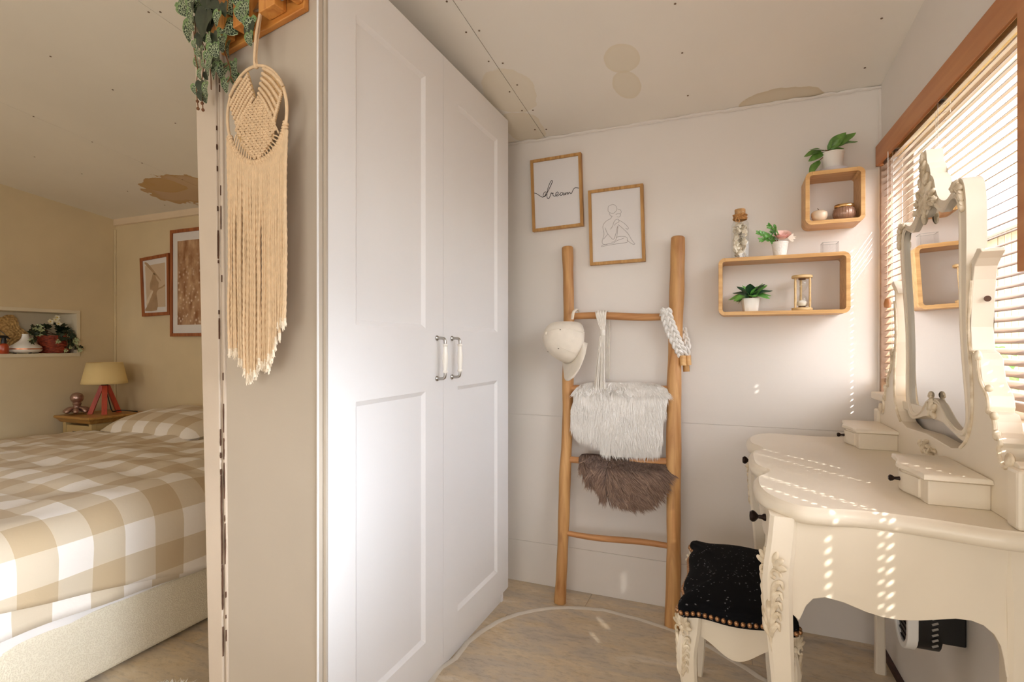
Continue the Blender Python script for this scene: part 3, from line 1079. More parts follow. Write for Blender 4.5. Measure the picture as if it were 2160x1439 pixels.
LP = rail_pts(Lrail, 2.120, 2.214)
RP = rail_pts(Rrail, 2.095, 2.210)
for P, rr in ((LP, .0235), (RP, .0272)):
    P[-1].z = 0.0
    pth = smooth_path(P, 6)
    n = len(pth)
    rs = [rr * (1 + .05 * math.sin(i * .37 + rr * 900) + .03 * math.sin(i * 1.1)) for i in range(n)]
    pth = [pth[0] + (pth[0] - pth[1]).normalized() * .004] + pth
    rs = [rs[0] * .86] + rs
    obj('rail', MB().tube(pth, rs, 18), M_TEAK, lad, smooth=True)
RG = [((1200, 668), (1424, 667)), ((1198, 821), (1421, 822)), ((1194, 971), (1421, 976)), ((1190, 1124), (1420, 1154))]


def yat(P, z):
    for a, b_ in zip(P, P[1:]):
        if (a.z - z) * (b_.z - z) <= 0:
            return a.lerp(b_, (a.z - z) / (a.z - b_.z)).y
    return P[0].y


rung_line = []
for k, (a, b_) in enumerate(RG):
    za = onY(a[0], a[1], 2.16).z; zb = onY(b_[0], b_[1], 2.15).z
    A = onY(a[0], a[1], yat(LP, za)); B = onY(b_[0], b_[1], yat(RP, zb))
    rung_line.append((A, B))
    pth = [A.lerp(B, t / 14) + V((0, 0, .004 * math.sin(t * .45 + k))) for t in range(15)]
    rs = [(.0155 if k < 3 else .0125) * (.84 + .16 * math.sin(PI * min(1, max(0, t / 14)))) for t in range(15)]
    obj('rung', MB().tube(pth, rs, 14), M_TEAKX, lad, smooth=True)


# fur throws: a folded hide over a rung with modelled strands
def fur(label, name, outline_px, rung, Yoff, nstr, ln, m_back, m_fur, comb, seed, wild):
    rnd = random.Random(seed)
    A, B = rung
    yy = (A.y + B.y) / 2 - Yoff
    pts = smooth_path([onY(x, y, yy) for x, y in outline_px], 5, closed=True)
    c = sum(pts, V((0, 0, 0))) / len(pts)
    root = thing(name, label, 'fur throw', (c.x, yy + .03, min(p.z for p in pts)))
    zr = A.z
    # hide: a front sheet that bulges and rolls over the rung
    N = len(pts)
    mb = MB()
    rings = 7

    def hide(p, t):
        y = yy - .020 * math.sin(PI * .5 * (1 - t)) ** .6
        top = max(0, (p.z - (zr - .01)) / .035)
        return V((p.x, y + .03 * min(1, top) ** 1.5, p.z))
    vs = []
    for r in range(rings):
        t = 1 - r / rings if r < rings - 1 else .015
        for p in pts:
            vs.append(hide(c.lerp(p, t), t))
    vs.append(hide(c, 0))
    fs = []
    for r in range(rings - 1):
        for i in range(N):
            j = (i + 1) % N
            fs.append((r * N + i, r * N + j, (r + 1) * N + j, (r + 1) * N + i))
    for i in range(N):
        fs.append(((rings - 1) * N + i, (rings - 1) * N + (i + 1) % N, len(vs) - 1))
    back = [V((p.x, yy + .012 + (.03 if p.z > zr - .01 else 0), p.z)) for p in pts]
    b0 = len(vs)
    vs += back
    for i in range(N):
        fs.append((i, b0 + i, b0 + (i + 1) % N, (i + 1) % N))
    fs.append(list(range(b0, b0 + N)))
    mb.add(vs, fs)
    obj('hide', mb, m_back, root, smooth='all')
    # strands
    sb = MB()
    vs, fs = [], []
    tot = [0]
    tris = []
    front = fs
    areas = []
    for r in range(rings - 1):
        for i in range(N):
            j = (i + 1) % N
            q = (mb.v[r * N + i], mb.v[r * N + j], mb.v[(r + 1) * N + j], mb.v[(r + 1) * N + i])
            areas.append(((q[1] - q[0]).cross(q[3] - q[0]).length + 1e-9, q))
    cum = []
    s = 0
    for a, q in areas:
        s += a; cum.append(s)
    import bisect
    uvs = []
    for k in range(nstr):
        q = areas[bisect.bisect(cum, rnd.random() * s) % len(areas)][1]
        u, v_ = rnd.random(), rnd.random()
        p = q[0].lerp(q[1], u).lerp(q[3].lerp(q[2], u), v_)
        nz = noise.noise_vector(p * 14)
        nz2 = noise.noise_vector(p * 45)
        dr = V(comb(p, c)) + V((nz.x, 0, nz.z * .5)) * wild + V((nz2.x, 0, nz2.z)) * wild * .7
        L_ = ln * rnd.uniform(.55, 1.25)
        d0 = V((dr.x * .3, -.8, dr.z * .4)).normalized()
        d1 = V((dr.x, -.22 + .3 * nz.y, dr.z)).normalized()
        d2 = V((dr.x + nz2.x * .5, .02 + .2 * nz2.y, dr.z - .2)).normalized()
        p1 = p + d0 * L_ * .16
        p2 = p1 + d1 * L_ * .42
        p3 = p2 + d2 * L_ * .47
        wd = rnd.uniform(.0005, .0013) * (ln / .036)
        sd = d1.cross(V((rnd.uniform(-.5, .5), -1, rnd.uniform(-.3, .3))))
        sd = sd.normalized() * wd if sd.length > 1e-5 else V((wd, 0, 0))
        b0 = len(vs)
        vs += [p - sd, p + sd, p1 - sd, p1 + sd, p2 - sd * .8, p2 + sd * .8, p3]
        fs += [(b0, b0 + 1, b0 + 3, b0 + 2), (b0 + 2, b0 + 3, b0 + 5, b0 + 4), (b0 + 4, b0 + 5, b0 + 6)]
        uu = rnd.random()
        uvs += [(uu, 0), (uu, 0), (uu, .3), (uu, .3), (uu, .7), (uu, .7), (uu, 1)]
    sb.v = vs; sb.f = fs
    me = bpy.data.meshes.new('fur')
    org = ORG[root.name]
    me.from_pydata([tuple(p - org) for p in vs], [], fs)
    ul = me.uv_layers.new(name='UVMap')
    idx = [0] * len(me.loops)
    me.loops.foreach_get('vertex_index', idx)
    flat = []
    for q in idx: flat += uvs[q]
    ul.data.foreach_set('uv', flat)
    me.materials.append(m_fur)
    o = bpy.data.objects.new('fur', me); COL.objects.link(o); o.parent = root
    o['kind'] = 'stuff'
    ORG[o.name] = org
    return root


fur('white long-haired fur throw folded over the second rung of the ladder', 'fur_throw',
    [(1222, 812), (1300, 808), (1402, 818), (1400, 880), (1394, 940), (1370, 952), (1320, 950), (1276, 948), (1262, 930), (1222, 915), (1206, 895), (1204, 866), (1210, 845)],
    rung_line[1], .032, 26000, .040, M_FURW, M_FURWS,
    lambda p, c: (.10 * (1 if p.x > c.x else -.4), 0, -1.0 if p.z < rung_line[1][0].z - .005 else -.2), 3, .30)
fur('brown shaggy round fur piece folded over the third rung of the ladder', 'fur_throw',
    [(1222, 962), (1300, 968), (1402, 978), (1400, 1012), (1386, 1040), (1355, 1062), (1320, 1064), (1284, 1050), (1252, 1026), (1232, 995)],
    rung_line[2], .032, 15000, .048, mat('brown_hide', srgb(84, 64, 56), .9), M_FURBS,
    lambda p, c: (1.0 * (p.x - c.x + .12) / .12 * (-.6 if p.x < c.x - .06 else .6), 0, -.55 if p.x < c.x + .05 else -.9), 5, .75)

# cap hanging from the end of the top rung
cpos = onY(1207, 722, 2.135)
cap = thing('baseball_cap', 'cream baseball cap hanging on the left pole of the ladder', 'cap', cpos)
ax = V((-.64, -.72, .28)).normalized()          # crown direction
down = V((.10, -.75, -1)); down = (down - ax * down.dot(ax)).normalized()
side = ax.cross(down).normalized()
R_, Dp = .090, .128
mb = MB()
nr, ns = 12, 36
vs, fs = [], []
for i in range(nr + 1):
    th = PI / 2 * i / nr
    rr = R_ * math.cos(th) ** .78
    h = Dp * math.sin(th)
    for k in range(ns):
        a = 2 * PI * k / ns
        f = 1 + .012 * math.cos(6 * a)
        d = down * math.cos(a) * 1.05 + side * math.sin(a) * .92
        # the back of the crown sags where the strap holds it
        sag = -.018 * max(0, -math.cos(a)) * math.cos(th) * math.sin(2 * th + .3)
        vs.append(cpos + d * (rr * f + sag) + ax * h)
for i in range(nr):
    for k in range(ns):
        l = (k + 1) % ns
        fs.append((i * ns + k, i * ns + l, (i + 1) * ns + l, (i + 1) * ns + k))
fs.append([nr * ns + k for k in range(ns)])
mb.add(vs, fs)
obj('crown', mb, M_CAP, cap, smooth='all', solid=.003)


def visor(u, v_):
    a = (u - .5) * 2
    ang = a * 1.15
    base = down * math.cos(ang) * R_ * 1.05 + side * math.sin(ang) * R_ * .92
    ext = .088 * math.cos(a * PI / 2) ** .30 if abs(a) < .999 else 0
    dr = (down * .98 + ax * .16).normalized()
    bend = -ax * .022 * (abs(a) ** 1.7) * v_ + ax * .006
    return cpos + base + dr * ext * v_ + bend - ax * .002


obj('visor', MB().grid(visor, 24, 8), M_CAP, cap, smooth='all', solid=.004)
for k in range(6):
    a = 2 * PI * k / 6 + .52
    pth = []
    for i in range(11):
        th = PI / 2 * i / 10
        d = down * math.cos(a) * 1.05 + side * math.sin(a) * .92
        pth.append(cpos + d * (R_ * math.cos(th) ** .78 * (1 + .012 * math.cos(6 * a)) - .018 * max(0, -math.cos(a)) * math.cos(th) * math.sin(2 * th + .3) + .0015) + ax * (Dp * math.sin(th)))
    obj('seam', MB().tube(pth, .0016 if k != 1 else .003, 5), M_CAP, cap, smooth=True)
obj('button', MB().ball(cpos + ax * (Dp + .002), side * .008, down * .008, ax * .005, 10, 6), M_CAP, cap, smooth=True)
for a, th in ((.35, .75), (-.75, .8), (1.5, .9)):
    d = down * math.cos(a) * 1.05 + side * math.sin(a) * .92
    obj('eyelet', MB().ball(cpos + d * (R_ * math.cos(th) ** .78 + .001) + ax * Dp * math.sin(th), side * .003, down * .003, ax * .003, 8, 5), mat('eyelet_thread', srgb(150, 140, 126), .8), cap, smooth=True)
zt = rung_line[0][0].z
A = onY(1216, 664, 2.165)
obj('strap', MB().tube(smooth_path([cpos + V((0, 0, .095)), A + V((-.004, -.03, .010)), A + V((.004, -.008, .022)), A + V((.006, .014, .012))], 5), .006, 8, flat=.4), M_CAP, cap, smooth=True)

# macrame strand over the top rung
A, B = rung_line[0]
gx = onY(1269, 668, A.y).x
ym = A.y - .02
gar = thing('macrame_tassel', 'white macrame tassel of loose cords tied over the top rung', 'tassel', (gx, A.y, onY(1265, 848, ym).z))
kn = onY(1271, 702, ym - .012)
for k in range(26):
    t = k / 25
    tp = onY(lerp(1257, 1279, t), 663 + 2 * math.sin(k), ym - .006)
    bt = onY(lerp(1251, 1279, (t + .12 * math.sin(k * 2.7)) % 1.0), random.uniform(838, 852), ym - .035 - .01 * math.sin(k * 1.3))
    kk = kn + V(((t - .5) * .016, -.003 * math.cos(k * 2.1), random.uniform(-.002, .002)))
    over = V((tp.x, A.y + .002, A.z + .0185))
    pth = smooth_path([over + V((0, .016, -.014)), over, tp + V((0, -.004, .006)), tp.lerp(kk, .55), kk, kk.lerp(bt, .4) + V((.002 * math.sin(k), -.006, 0)), bt], 4)
    obj('cord', MB().tube(pth, .0019, 5), M_COTTONW, gar)
obj('wrap', MB().tube([kn + V((0, 0, .012)), kn + V((0, 0, -.012))], .0115, 12), M_COTTONW, gar, smooth=True)
for k in range(5):
    t = k / 4
    tp = onY(lerp(1276, 1286, t), 690, A.y + .024)
    bt = onY(lerp(1278, 1286, t), 800, A.y + .03)
    obj('back_cord', MB().tube(smooth_path([V((tp.x - .01, A.y + .004, A.z + .018)), tp, tp.lerp(bt, .5) + V((-.002, 0, 0)), bt], 4), .0022, 5), M_COTTONW, gar)
# braided rope tie hung over the right pole's peg
tie = thing('rope_tieback', 'white braided rope tie with wooden end beads over the ladder pole', 'tieback', onY(1445, 780, 2.12))


def braid(path, r, parent, loops):
    path = resample(path, 90, closed=False)
    for s in range(3):
        pts = []
        for i, p in enumerate(path):
            t = path[min(i + 1, 89)] - path[max(i - 1, 0)]
            t.normalize()
            sd = t.cross(V((0, -1, 0))).normalized()
            ph = 2 * PI * (loops * i / 89 + s / 3)
            pts.append(p + sd * math.sin(ph) * r * 1.15 + V((0, -1, 0)) * math.sin(2 * ph) * r * .55)
        obj('rope_strand', MB().tube(pts, r * .78, 7), M_ROPE, parent, smooth=True)


yr = yat(RP, 1.2) - .036
braid([onY(1399, 668, 2.17), onY(1401, 655, 2.15), onY(1402, 672, yr + .005), onY(1410, 698, yr), onY(1422, 722, yr - .004), onY(1431, 740, yr), onY(1436, 751, yr + .01)], .0082, tie, 3.2)
braid([onY(1406, 660, 2.17), onY(1409, 655, 2.15), onY(1413, 674, yr + .004), onY(1423, 700, yr - .004), onY(1433, 724, yr - .002), onY(1441, 740, yr + .006), onY(1442, 751, yr + .02)], .0082, tie, 3.2)
braid([onY(1441, 692, yr + .06), onY(1444, 708, yr + .05), onY(1450, 724, yr + .035), onY(1449, 740, yr + .03), onY(1448, 751, yr + .03)], .0075, tie, 1.6)
for (px, py0, py1, dy, rr, mm) in ((1440, 750, 771, .008, .0125, M_BAMBOO), (1451, 750, 770, .026, .0115, M_BAMBOO), (1447, 770, 784, .030, .0125, M_OAK)):
    obj('wooden_bead', MB().tube([onY(px, py0, yr + dy), onY(px + 1, py1, yr + dy)], rr, 16), mm, tie, smooth=True)

# ------------------------------------------------------------------ framed prints on the back wall


def print_frame(name, label, cs, depth, fw, m_fr, group=None, mount=None, m_paper=None, glass=True, cat='framed print'):
    """cs: corners TL TR BR BL on the front face (world); wall side is +Y"""
    cs = [V(p) for p in cs]
    root = thing(name, label, cat, ((cs[2] + cs[3]) / 2 + V((0, depth, 0))), group)
    c = sum(cs, V((0, 0, 0))) / 4
    ux = (cs[1] - cs[0]).normalized(); uz = (cs[0] - cs[3]).normalized()
    inner = [cs[0] + ux * fw - uz * fw, cs[1] - ux * fw - uz * fw, cs[2] - ux * fw + uz * fw, cs[3] + ux * fw + uz * fw]
    for i in range(4):
        j = (i + 1) % 4
        obj('frame_side', MB().prism([cs[i], cs[j], inner[j], inner[i]], (0, depth, 0)), m_fr, root, bevel=.001)
    sheet = [p + V((0, .008, 0)) for p in inner]
    obj('paper', MB().prism(sheet, (0, .003, 0)), m_paper or M_PAPER, root)
    if glass:
        g = [p + V((0, .004, 0)) for p in inner]
        obj('glass', MB().prism(g, (0, .0012, 0)), M_PICGLASS, root)
    return root, inner


YF = 2.222
c1 = [onY(1118, 338, YF), onY(1225, 320.5, YF), onY(1230, 476, YF), onY(1123, 489, YF)]
f1, in1 = print_frame('framed_print', 'oak framed print with the handwritten word dream on the back wall', c1, .022, .0125, M_OAK)
sc4 = 320 / 1439.0


def ink(parent, polys, r, m, Y, name='lettering'):
    mb = MB()
    for poly in polys:
        pts = [onY(1080 + x * sc4, 280 + y * sc4, Y) for x, y in poly]
        mb.tube(smooth_path(pts, 3), r, 5)
    return obj(name, mb, m, parent)


ink(f1, [[(208, 572), (235, 580), (262, 598), (290, 612), (310, 600), (325, 572)],
         [(330, 566), (312, 562), (298, 582), (297, 602), (310, 606), (325, 588), (345, 548), (368, 500), (382, 468), (380, 454), (368, 462), (348, 505), (335, 555), (331, 598), (336, 620), (346, 627), (358, 610), (367, 584)],
         [(367, 584), (374, 570), (380, 578), (391, 572), (388, 588), (396, 600), (408, 602)],
         [(408, 602), (428, 588), (440, 572), (432, 562), (419, 570), (414, 590), (425, 601), (442, 592), (456, 580)],
         [(480, 566), (466, 568), (456, 583), (464, 596), (478, 586), (486, 568), (486, 586), (494, 592), (504, 572)],
         [(504, 568), (507, 590), (516, 572), (526, 566), (529, 588), (537, 572), (548, 563), (553, 576), (562, 578), (572, 560), (584, 535), (604, 521), (634, 526)]], .0014, M_INK, YF + .0075)
c2 = [onY(1240, 402, YF), onY(1356, 386.5, YF), onY(1361, 551, YF), onY(1244, 560, YF)]
f2, in2 = print_frame('framed_print', 'oak framed line drawing of a seated woman above the ladder rung', c2, .022, .0125, M_OAK)
ink(f2, [[(930, 760), (912, 742), (914, 702), (935, 688), (960, 681), (985, 695), (996, 722), (985, 746), (957, 766), (930, 760)],
         [(924, 762), (930, 782), (952, 795)], [(1004, 726), (1030, 734), (1036, 756), (1025, 766), (1031, 782), (1016, 800), (996, 796)], [(984, 776), (1004, 768), (1028, 770)],
         [(946, 794), (935, 816), (900, 834), (872, 864), (862, 898), (872, 950), (868, 988), (855, 1028), (862, 1056), (905, 1060)],
         [(882, 900), (902, 950), (930, 986), (956, 1011), (972, 998), (986, 955), (1002, 888)],
         [(934, 916), (955, 886), (966, 850), (984, 826), (1010, 822), (1014, 846), (985, 862), (970, 880)],
         [(1014, 830), (1050, 850), (1086, 880), (1104, 905), (1094, 916), (1078, 906)],
         [(1006, 870), (1060, 916), (1102, 960), (1126, 1002), (1152, 1040), (1166, 1054), (1150, 1060), (1120, 1042), (1090, 1018)],
         [(986, 992), (1040, 984), (1086, 992), (1096, 1012), (1090, 1040), (1000, 1054), (900, 1070), (850, 1082), (862, 1066), (905, 1056), (962, 1046), (992, 1026), (1062, 1000)],
         [(945, 1040), (970, 1032), (992, 1000), (1000, 940), (1006, 880)], [(868, 1010), (888, 986), (908, 964)]], .0007, M_INKG, YF + .0075, 'line_drawing')

# ------------------------------------------------------------------ wall shelves


def rrect(x0, x1, z0, z1, r, Y, n=6):
    pts = []
    for cx, cz, a0 in ((x1 - r, z1 - r, 0), (x0 + r, z1 - r, 90), (x0 + r, z0 + r, 180), (x1 - r, z0 + r, 270)):
        for k in range(n + 1):
            a = math.radians(a0 + 90 * k / n)
            pts.append(V((cx + math.cos(a) * r, Y, cz + math.sin(a) * r)))
    return pts


def box_shelf(label, x0, x1, z0, z1, y0, th):
    root = thing('wall_shelf', label, 'shelf', ((x0 + x1) / 2, 2.244, z0))
    r = .022
    # four boards with rounded corner blocks: the corners are pieces of their own
    D = 2.244 - y0
    obj('board', MB().box(x0 + r, x1 - r, y0, 2.244, z1 - th, z1), M_BAMBOO, root, bevel=.001)
    obj('board', MB().box(x0 + r, x1 - r, y0, 2.244, z0, z0 + th), M_BAMBOO, root, bevel=.001)
    obj('board', MB().box(x0, x0 + th, y0, 2.244, z0 + r, z1 - r), M_BAMBOO, root, bevel=.001)
    obj('board', MB().box(x1 - th, x1, y0, 2.244, z0 + r, z1 - r), M_BAMBOO, root, bevel=.001)
    for cx, cz, a0 in ((x1 - r, z1 - r, 0), (x0 + r, z1 - r, 90), (x0 + r, z0 + r, 180), (x1 - r, z0 + r, 270)):
        o_, i_ = [], []
        for k in range(7):
            a = math.radians(a0 + 90 * k / 6)
            d = V((math.cos(a), 0, math.sin(a)))
            c = V((cx, y0, cz))
            o_.append(c + d * r); i_.append(c + d * (r - th))
        obj('corner', MB().prism(o_ + i_[::-1], (0, D, 0)), M_BAMBOO, root, smooth=30)
    return root


SH0, SH1, SZ0, SZ1, SY, STH = -.040, .383, 1.182, 1.395, 2.126, .0135
box_shelf('long bamboo box shelf on the back wall with plant and hourglass inside', SH0, SH1, SZ0, SZ1, SY, STH)
QX0, QX1, QZ0, QZ1 = .246, .426, 1.495, 1.682
box_shelf('square bamboo box shelf near the window with apple and candle jar inside', QX0, QX1, QZ0, QZ1, SY, STH)


def leaf_mesh(name, m, ln, wd, curl=.2, fold=.15, kind='oval', nu=8, nv=6, thick=0):
    """leaf blade: stalk at the origin, tip along +Y, face +Z; UV spans the blade"""
    def half(t):
        if kind == 'heart':
            return 1.32 * (min(1, t * 5 + .12)) ** .5 * max(0, 1 - t ** 2.4) ** .75 * (1 - .22 * t)
        if kind == 'narrow':
            return math.sin(PI * t) ** .8
        return math.sin(PI * t ** .85) ** .75
    mb = MB()

    def fn(u, v_):
        t = u
        x = (v_ - .5) * 2
        hw = half(t) * wd / 2 + (.0006 if t < .02 else 0)
        yy = ln * t
        if kind == 'heart':
            yy = ln * t - ln * .16 * (abs(x) ** 1.2) * (1 - t) ** 2
        zz = -curl * ln * t * t + fold * abs(x) * hw + .03 * ln * math.sin(t * 9 + x * 3) * abs(x)
        return V((x * hw, yy, zz))
    mb.grid(fn, nu, nv, lambda u, v_: (.5 + (v_ - .5) * min(1, half(u) + .05), u * .94 + .03))
    return mb.mesh(name, m, 'all')


def potted(root_name, label, cat, base, pot_fn, leaves, group=None):
    root = thing(root_name, label, cat, base, group)
    pot_fn(root, base)
    return root


# plant on the square shelf
pb = V((onY(1757, 352, 2.175).x, 2.178, QZ1))
pl = thing('potted_plant', 'green leafy plant in a white pot on top of the square shelf', 'plant', pb)
obj('saucer', MB().lathe([(.030, 0), (.044, .002), (.047, .012), (.045, .013), (.03, .006)], pb, 28), mat('grey_saucer', srgb(196, 190, 190), .35, .04), pl, smooth=True)
obj('pot', MB().lathe([(.026, .006), (.028, .008), (.035, .066), (.037, .068), (.037, .072), (.034, .072), (.032, .064), (.002, .062)], pb, 28), M_CERAM, pl, smooth=True)
me_big = leaf_mesh('leaf', M_LEAF, .085, .044, .25, .12)
me_sm = leaf_mesh('leaf', M_LEAF, .06, .024, .2, .12, 'narrow')
top = pb + V((0, 0, .070))
for (px, py, ex, ey, me, nr_) in ((1733, 318, 1703, 322, me_big, (-.2, -.8, .6)), (1738, 322, 1712, 333, me_big, (0, -.9, .3)), (1742, 318, 1716, 310, me_sm, (-.1, -.5, .9)),
                                 (1729, 338, 1709, 360, me_big, (-.5, -.8, .2)), (1747, 316, 1777, 282, me_big, (-.4, -.8, -.1)), (1750, 312, 1768, 296, me_sm, (.5, -.8, .3)),
                                 (1757, 312, 1796, 281, me_sm, (.2, -.8, .5)), (1762, 310, 1799, 293, me_big, (-.1, -.6, .8)), (1752, 316, 1775, 310, me_sm, (.1, -.7, .7)), (1746, 318, 1752, 300, me_sm, (-.3, -.9, .2))):
    a = onY(px, py, 2.165); e = onY(ex, ey, 2.150)
    L_ = (e - a).length
    M = frame_matrix(a, e - a, nr_, L_ * 1.18 / (.085 if me is me_big else .06))
    inst('leaf', me, pl, M)
    obj('stem', MB().tube(smooth_path([top, (top + a) / 2 + V((0, 0, .006)), a], 4), .0014, 5), M_STEM, pl)

# apple and candle jar in the square shelf
ap = V((onY(1728, 470, 2.155).x, 2.150, QZ0 + STH))
apr = thing('ceramic_apple', 'pearly cream ceramic apple with a dark stalk in the square shelf', 'ornament', ap)
prof = [(.002, .004), (.010, 0), (.018, .003), (.0235, .012), (.026, .022), (.025, .031), (.019, .037), (.010, .0375), (.004, .034), (.0005, .032)]
obj('body', MB().lathe(prof, ap, 28), mat('pearl_glaze', srgb(224, 200, 172), .2, .1, 20), apr, smooth='all')
obj('stalk', MB().tube(smooth_path([ap + V((0, 0, .032)), ap + V((-.002, 0, .041)), ap + V((-.006, 0, .047))], 3), .0014, 6), M_CHIP, apr, smooth=True)
jp = V((onY(1781, 466, 2.160).x, 2.160, QZ0 + STH))
jr = thing('candle_jar', 'amber ribbed glass candle jar with a gold rim in the square shelf', 'candle jar', jp)
m_amb, t_, b_ = new_mat('amber_glass')
b_.inputs['Base Color'].default_value = c4(srgb(196, 150, 122)); b_.inputs['Roughness'].default_value = .12
b_.inputs['Metallic'].default_value = .1; b_.inputs['Transmission Weight'].default_value = .5
prof = [(.022, 0), (.028, .003), (.0335, .014), (.035, .024), (.033, .036), (.028, .043)]
obj('glass_body', MB().lathe(prof, jp, 72, flute=24, famp=.03), m_amb, jr, smooth='all')
obj('gold_rim', MB().lathe([(.026, .042), (.030, .043), (.031, .047), (.030, .053), (.027, .054), (.025, .048)], jp, 48, flute=24, famp=.02), mat('gold_metal', srgb(222, 180, 120), .28, .2, 80, metal=.9), jr, smooth='all')
obj('candle_wax', MB().lathe([(.02, .02), (.0255, .046)], jp, 20), M_CERAM, jr)

# bottle of shells on the long shelf
bp_ = V((onY(1561, 540, 2.165).x, 2.168, SZ1))
bo = thing('shell_bottle', 'square corked glass bottle filled with white shells on the long shelf', 'bottle', bp_)
hw = .0275


def sq_loft(levels, c, rot=.2):
    mb = MB()
    vs, fs = [], []
    n = 24
    for (h, r, p) in levels:
        for k in range(n):
            a = 2 * PI * k / n
            cx, sx_ = math.cos(a), math.sin(a)
            q = (abs(cx) ** p + abs(sx_) ** p) ** (-1 / p)
            v_ = V((cx * q * r, sx_ * q * r, h))
            vs.append(V(c) + Matrix.Rotation(rot, 3, 'Z') @ v_)
    for i in range(len(levels) - 1):
        for k in range(n):
            l = (k + 1) % n
            fs.append((i * n + k, i * n + l, (i + 1) * n + l, (i + 1) * n + k))
    fs.append(list(range(n))[::-1])
    return mb.add(vs, fs)


obj('glass', sq_loft([(0, hw, 7), (.003, hw, 7), (.128, hw, 7), (.138, hw * .85, 4), (.144, .0195, 2), (.168, .0195, 2), (.170, .021, 2), (.174, .021, 2)], bp_), M_BOTTLE, bo, smooth=True)
obj('cork', MB().lathe([(.016, .150), (.0185, .172), (.019, .184), (.0175, .186)], bp_, 20), mat('cork', srgb(196, 150, 98), .9, .3, 90), bo, smooth=True)
mb = MB()
for k in range(5):
    pts = [bp_ + V((math.cos(a * PI / 10) * (.0225 + .0015 * math.sin(k * 2)), math.sin(a * PI / 10) * .0225, .147 + k * .0042 + .001 * math.sin(a + k))) for a in range(20)]
    mb.tube(pts, .0024, 6, closed=True)
mb.ball(bp_ + V((-.010, -.0235, .152)), V((.006, 0, .002)), V((0, .004, 0)), V((-.002, 0, .006)))
mb.tube(smooth_path([bp_ + V((-.010, -.025, .152)), bp_ + V((-.016, -.030, .142)), bp_ + V((-.013, -.030, .134))], 3), .0022, 6)
mb.tube(smooth_path([bp_ + V((-.008, -.025, .150)), bp_ + V((-.003, -.031, .140)), bp_ + V((-.005, -.030, .130))], 3), .0022, 6)
obj('twine', mb, mat('jute_twine', srgb(196, 146, 88), .95, .3, 120, col2=srgb(140, 94, 48)), bo, smooth=True)
me_sh = MB()
me_sh.lathe([(.0005, .0035), (.006, .003), (.010, .0012), (.012, -.001), (.0115, -.0022), (.006, .0005), (.0005, .0015)], (0, 0, 0), 16, flute=8, famp=.02)
me_sh = me_sh.mesh('shell', mat('shell', srgb(240, 234, 222), .5, .12, 60, col2=srgb(206, 188, 158)), 'all')
rs = random.Random(4)
for k in range(80):
    p = bp_ + V((rs.uniform(-.0165, .0165), rs.uniform(-.0165, .015), .012 + .118 * k / 80))
    M = Matrix.Translation(p) @ Matrix.Rotation(rs.uniform(0, 6.3), 4, 'Z') @ Matrix.Rotation(rs.uniform(.5, 1.6), 4, 'X') @ Matrix.Scale(rs.uniform(.75, 1.05), 4)
    inst('shell', me_sh, bo, M)


def text_obj(body, size, loc, ux, uz, m, parent, name='lettering', ext=.0003):
    cu = bpy.data.curves.new(name, 'FONT')
    cu.body = body; cu.size = size; cu.extrude = ext; cu.align_x = 'CENTER'; cu.align_y = 'CENTER'
    tmp = bpy.data.objects.new('tmp', cu); COL.objects.link(tmp)
    dg = bpy.context.evaluated_depsgraph_get()
    me = bpy.data.meshes.new_from_object(tmp.evaluated_get(dg))
    bpy.data.objects.remove(tmp)
    me.materials.clear(); me.materials.append(m)
    o = bpy.data.objects.new(name, me); COL.objects.link(o)
    ux, uz = V(ux).normalized(), V(uz).normalized()
    n = ux.cross(uz)
    M = Matrix.Translation(V(loc)) @ Matrix((ux, uz, n)).transposed().to_4x4()
    o.parent = parent
    o.matrix_local = Matrix.Translation(-ORG[parent.name]) @ M
    return o


cr, sr = math.cos(.2), math.sin(.2)
fr = V((sr, -cr, 0))
fc = bp_ + fr * (hw + .0008)
text_obj('DECO', .0085, fc + V((0, 0, .0865)), (cr, sr, 0), (0, 0, 1), M_INK, bo)
text_obj('SHELLS', .0066, fc + V((0, 0, .0785)), (cr, sr, 0), (0, 0, 1), M_INK, bo)
obj('label_line', MB().obox(fc + V((0, 0, .0730)), V((cr, sr, 0)) * .008, fr * .0002, (0, 0, .0005)), M_INK, bo)

# rose pot on the long shelf
rp = V((onY(1645, 535, 2.168).x, 2.170, SZ1))
ro = thing('flower_pot', 'small white relief pot with a pink rose on the long shelf', 'flower pot', rp)
obj('pot', MB().lathe([(.019, 0), (.021, .001), (.0275, .048), (.029, .050), (.0285, .053), (.025, .051), (.022, .045), (.001, .043)], rp, 30), M_CERAMR, ro, smooth=True)
m_rose = mat('pink_petal', srgb(250, 220, 210), .6, .1, 40, col2=srgb(246, 198, 186), sss=0)
rc = rp + V((.006, -.012, .072))
tiltR = Matrix.Rotation(math.radians(38), 3, 'X')


def petal_mesh(r, h, span, flare):
    return MB().grid(lambda u, v_: (lambda a, t: V((math.sin(a) * (r * .45 + r * .55 * t ** .7 + flare * t * t), -math.cos(a) * (r * .45 + r * .55 * t ** .7 + flare * t * t), h * t - .3 * h * abs(a / span) ** 2.5 * t)))((u - .5) * 2 * span, v_), 8, 5).mesh('petal', m_rose, 'all')


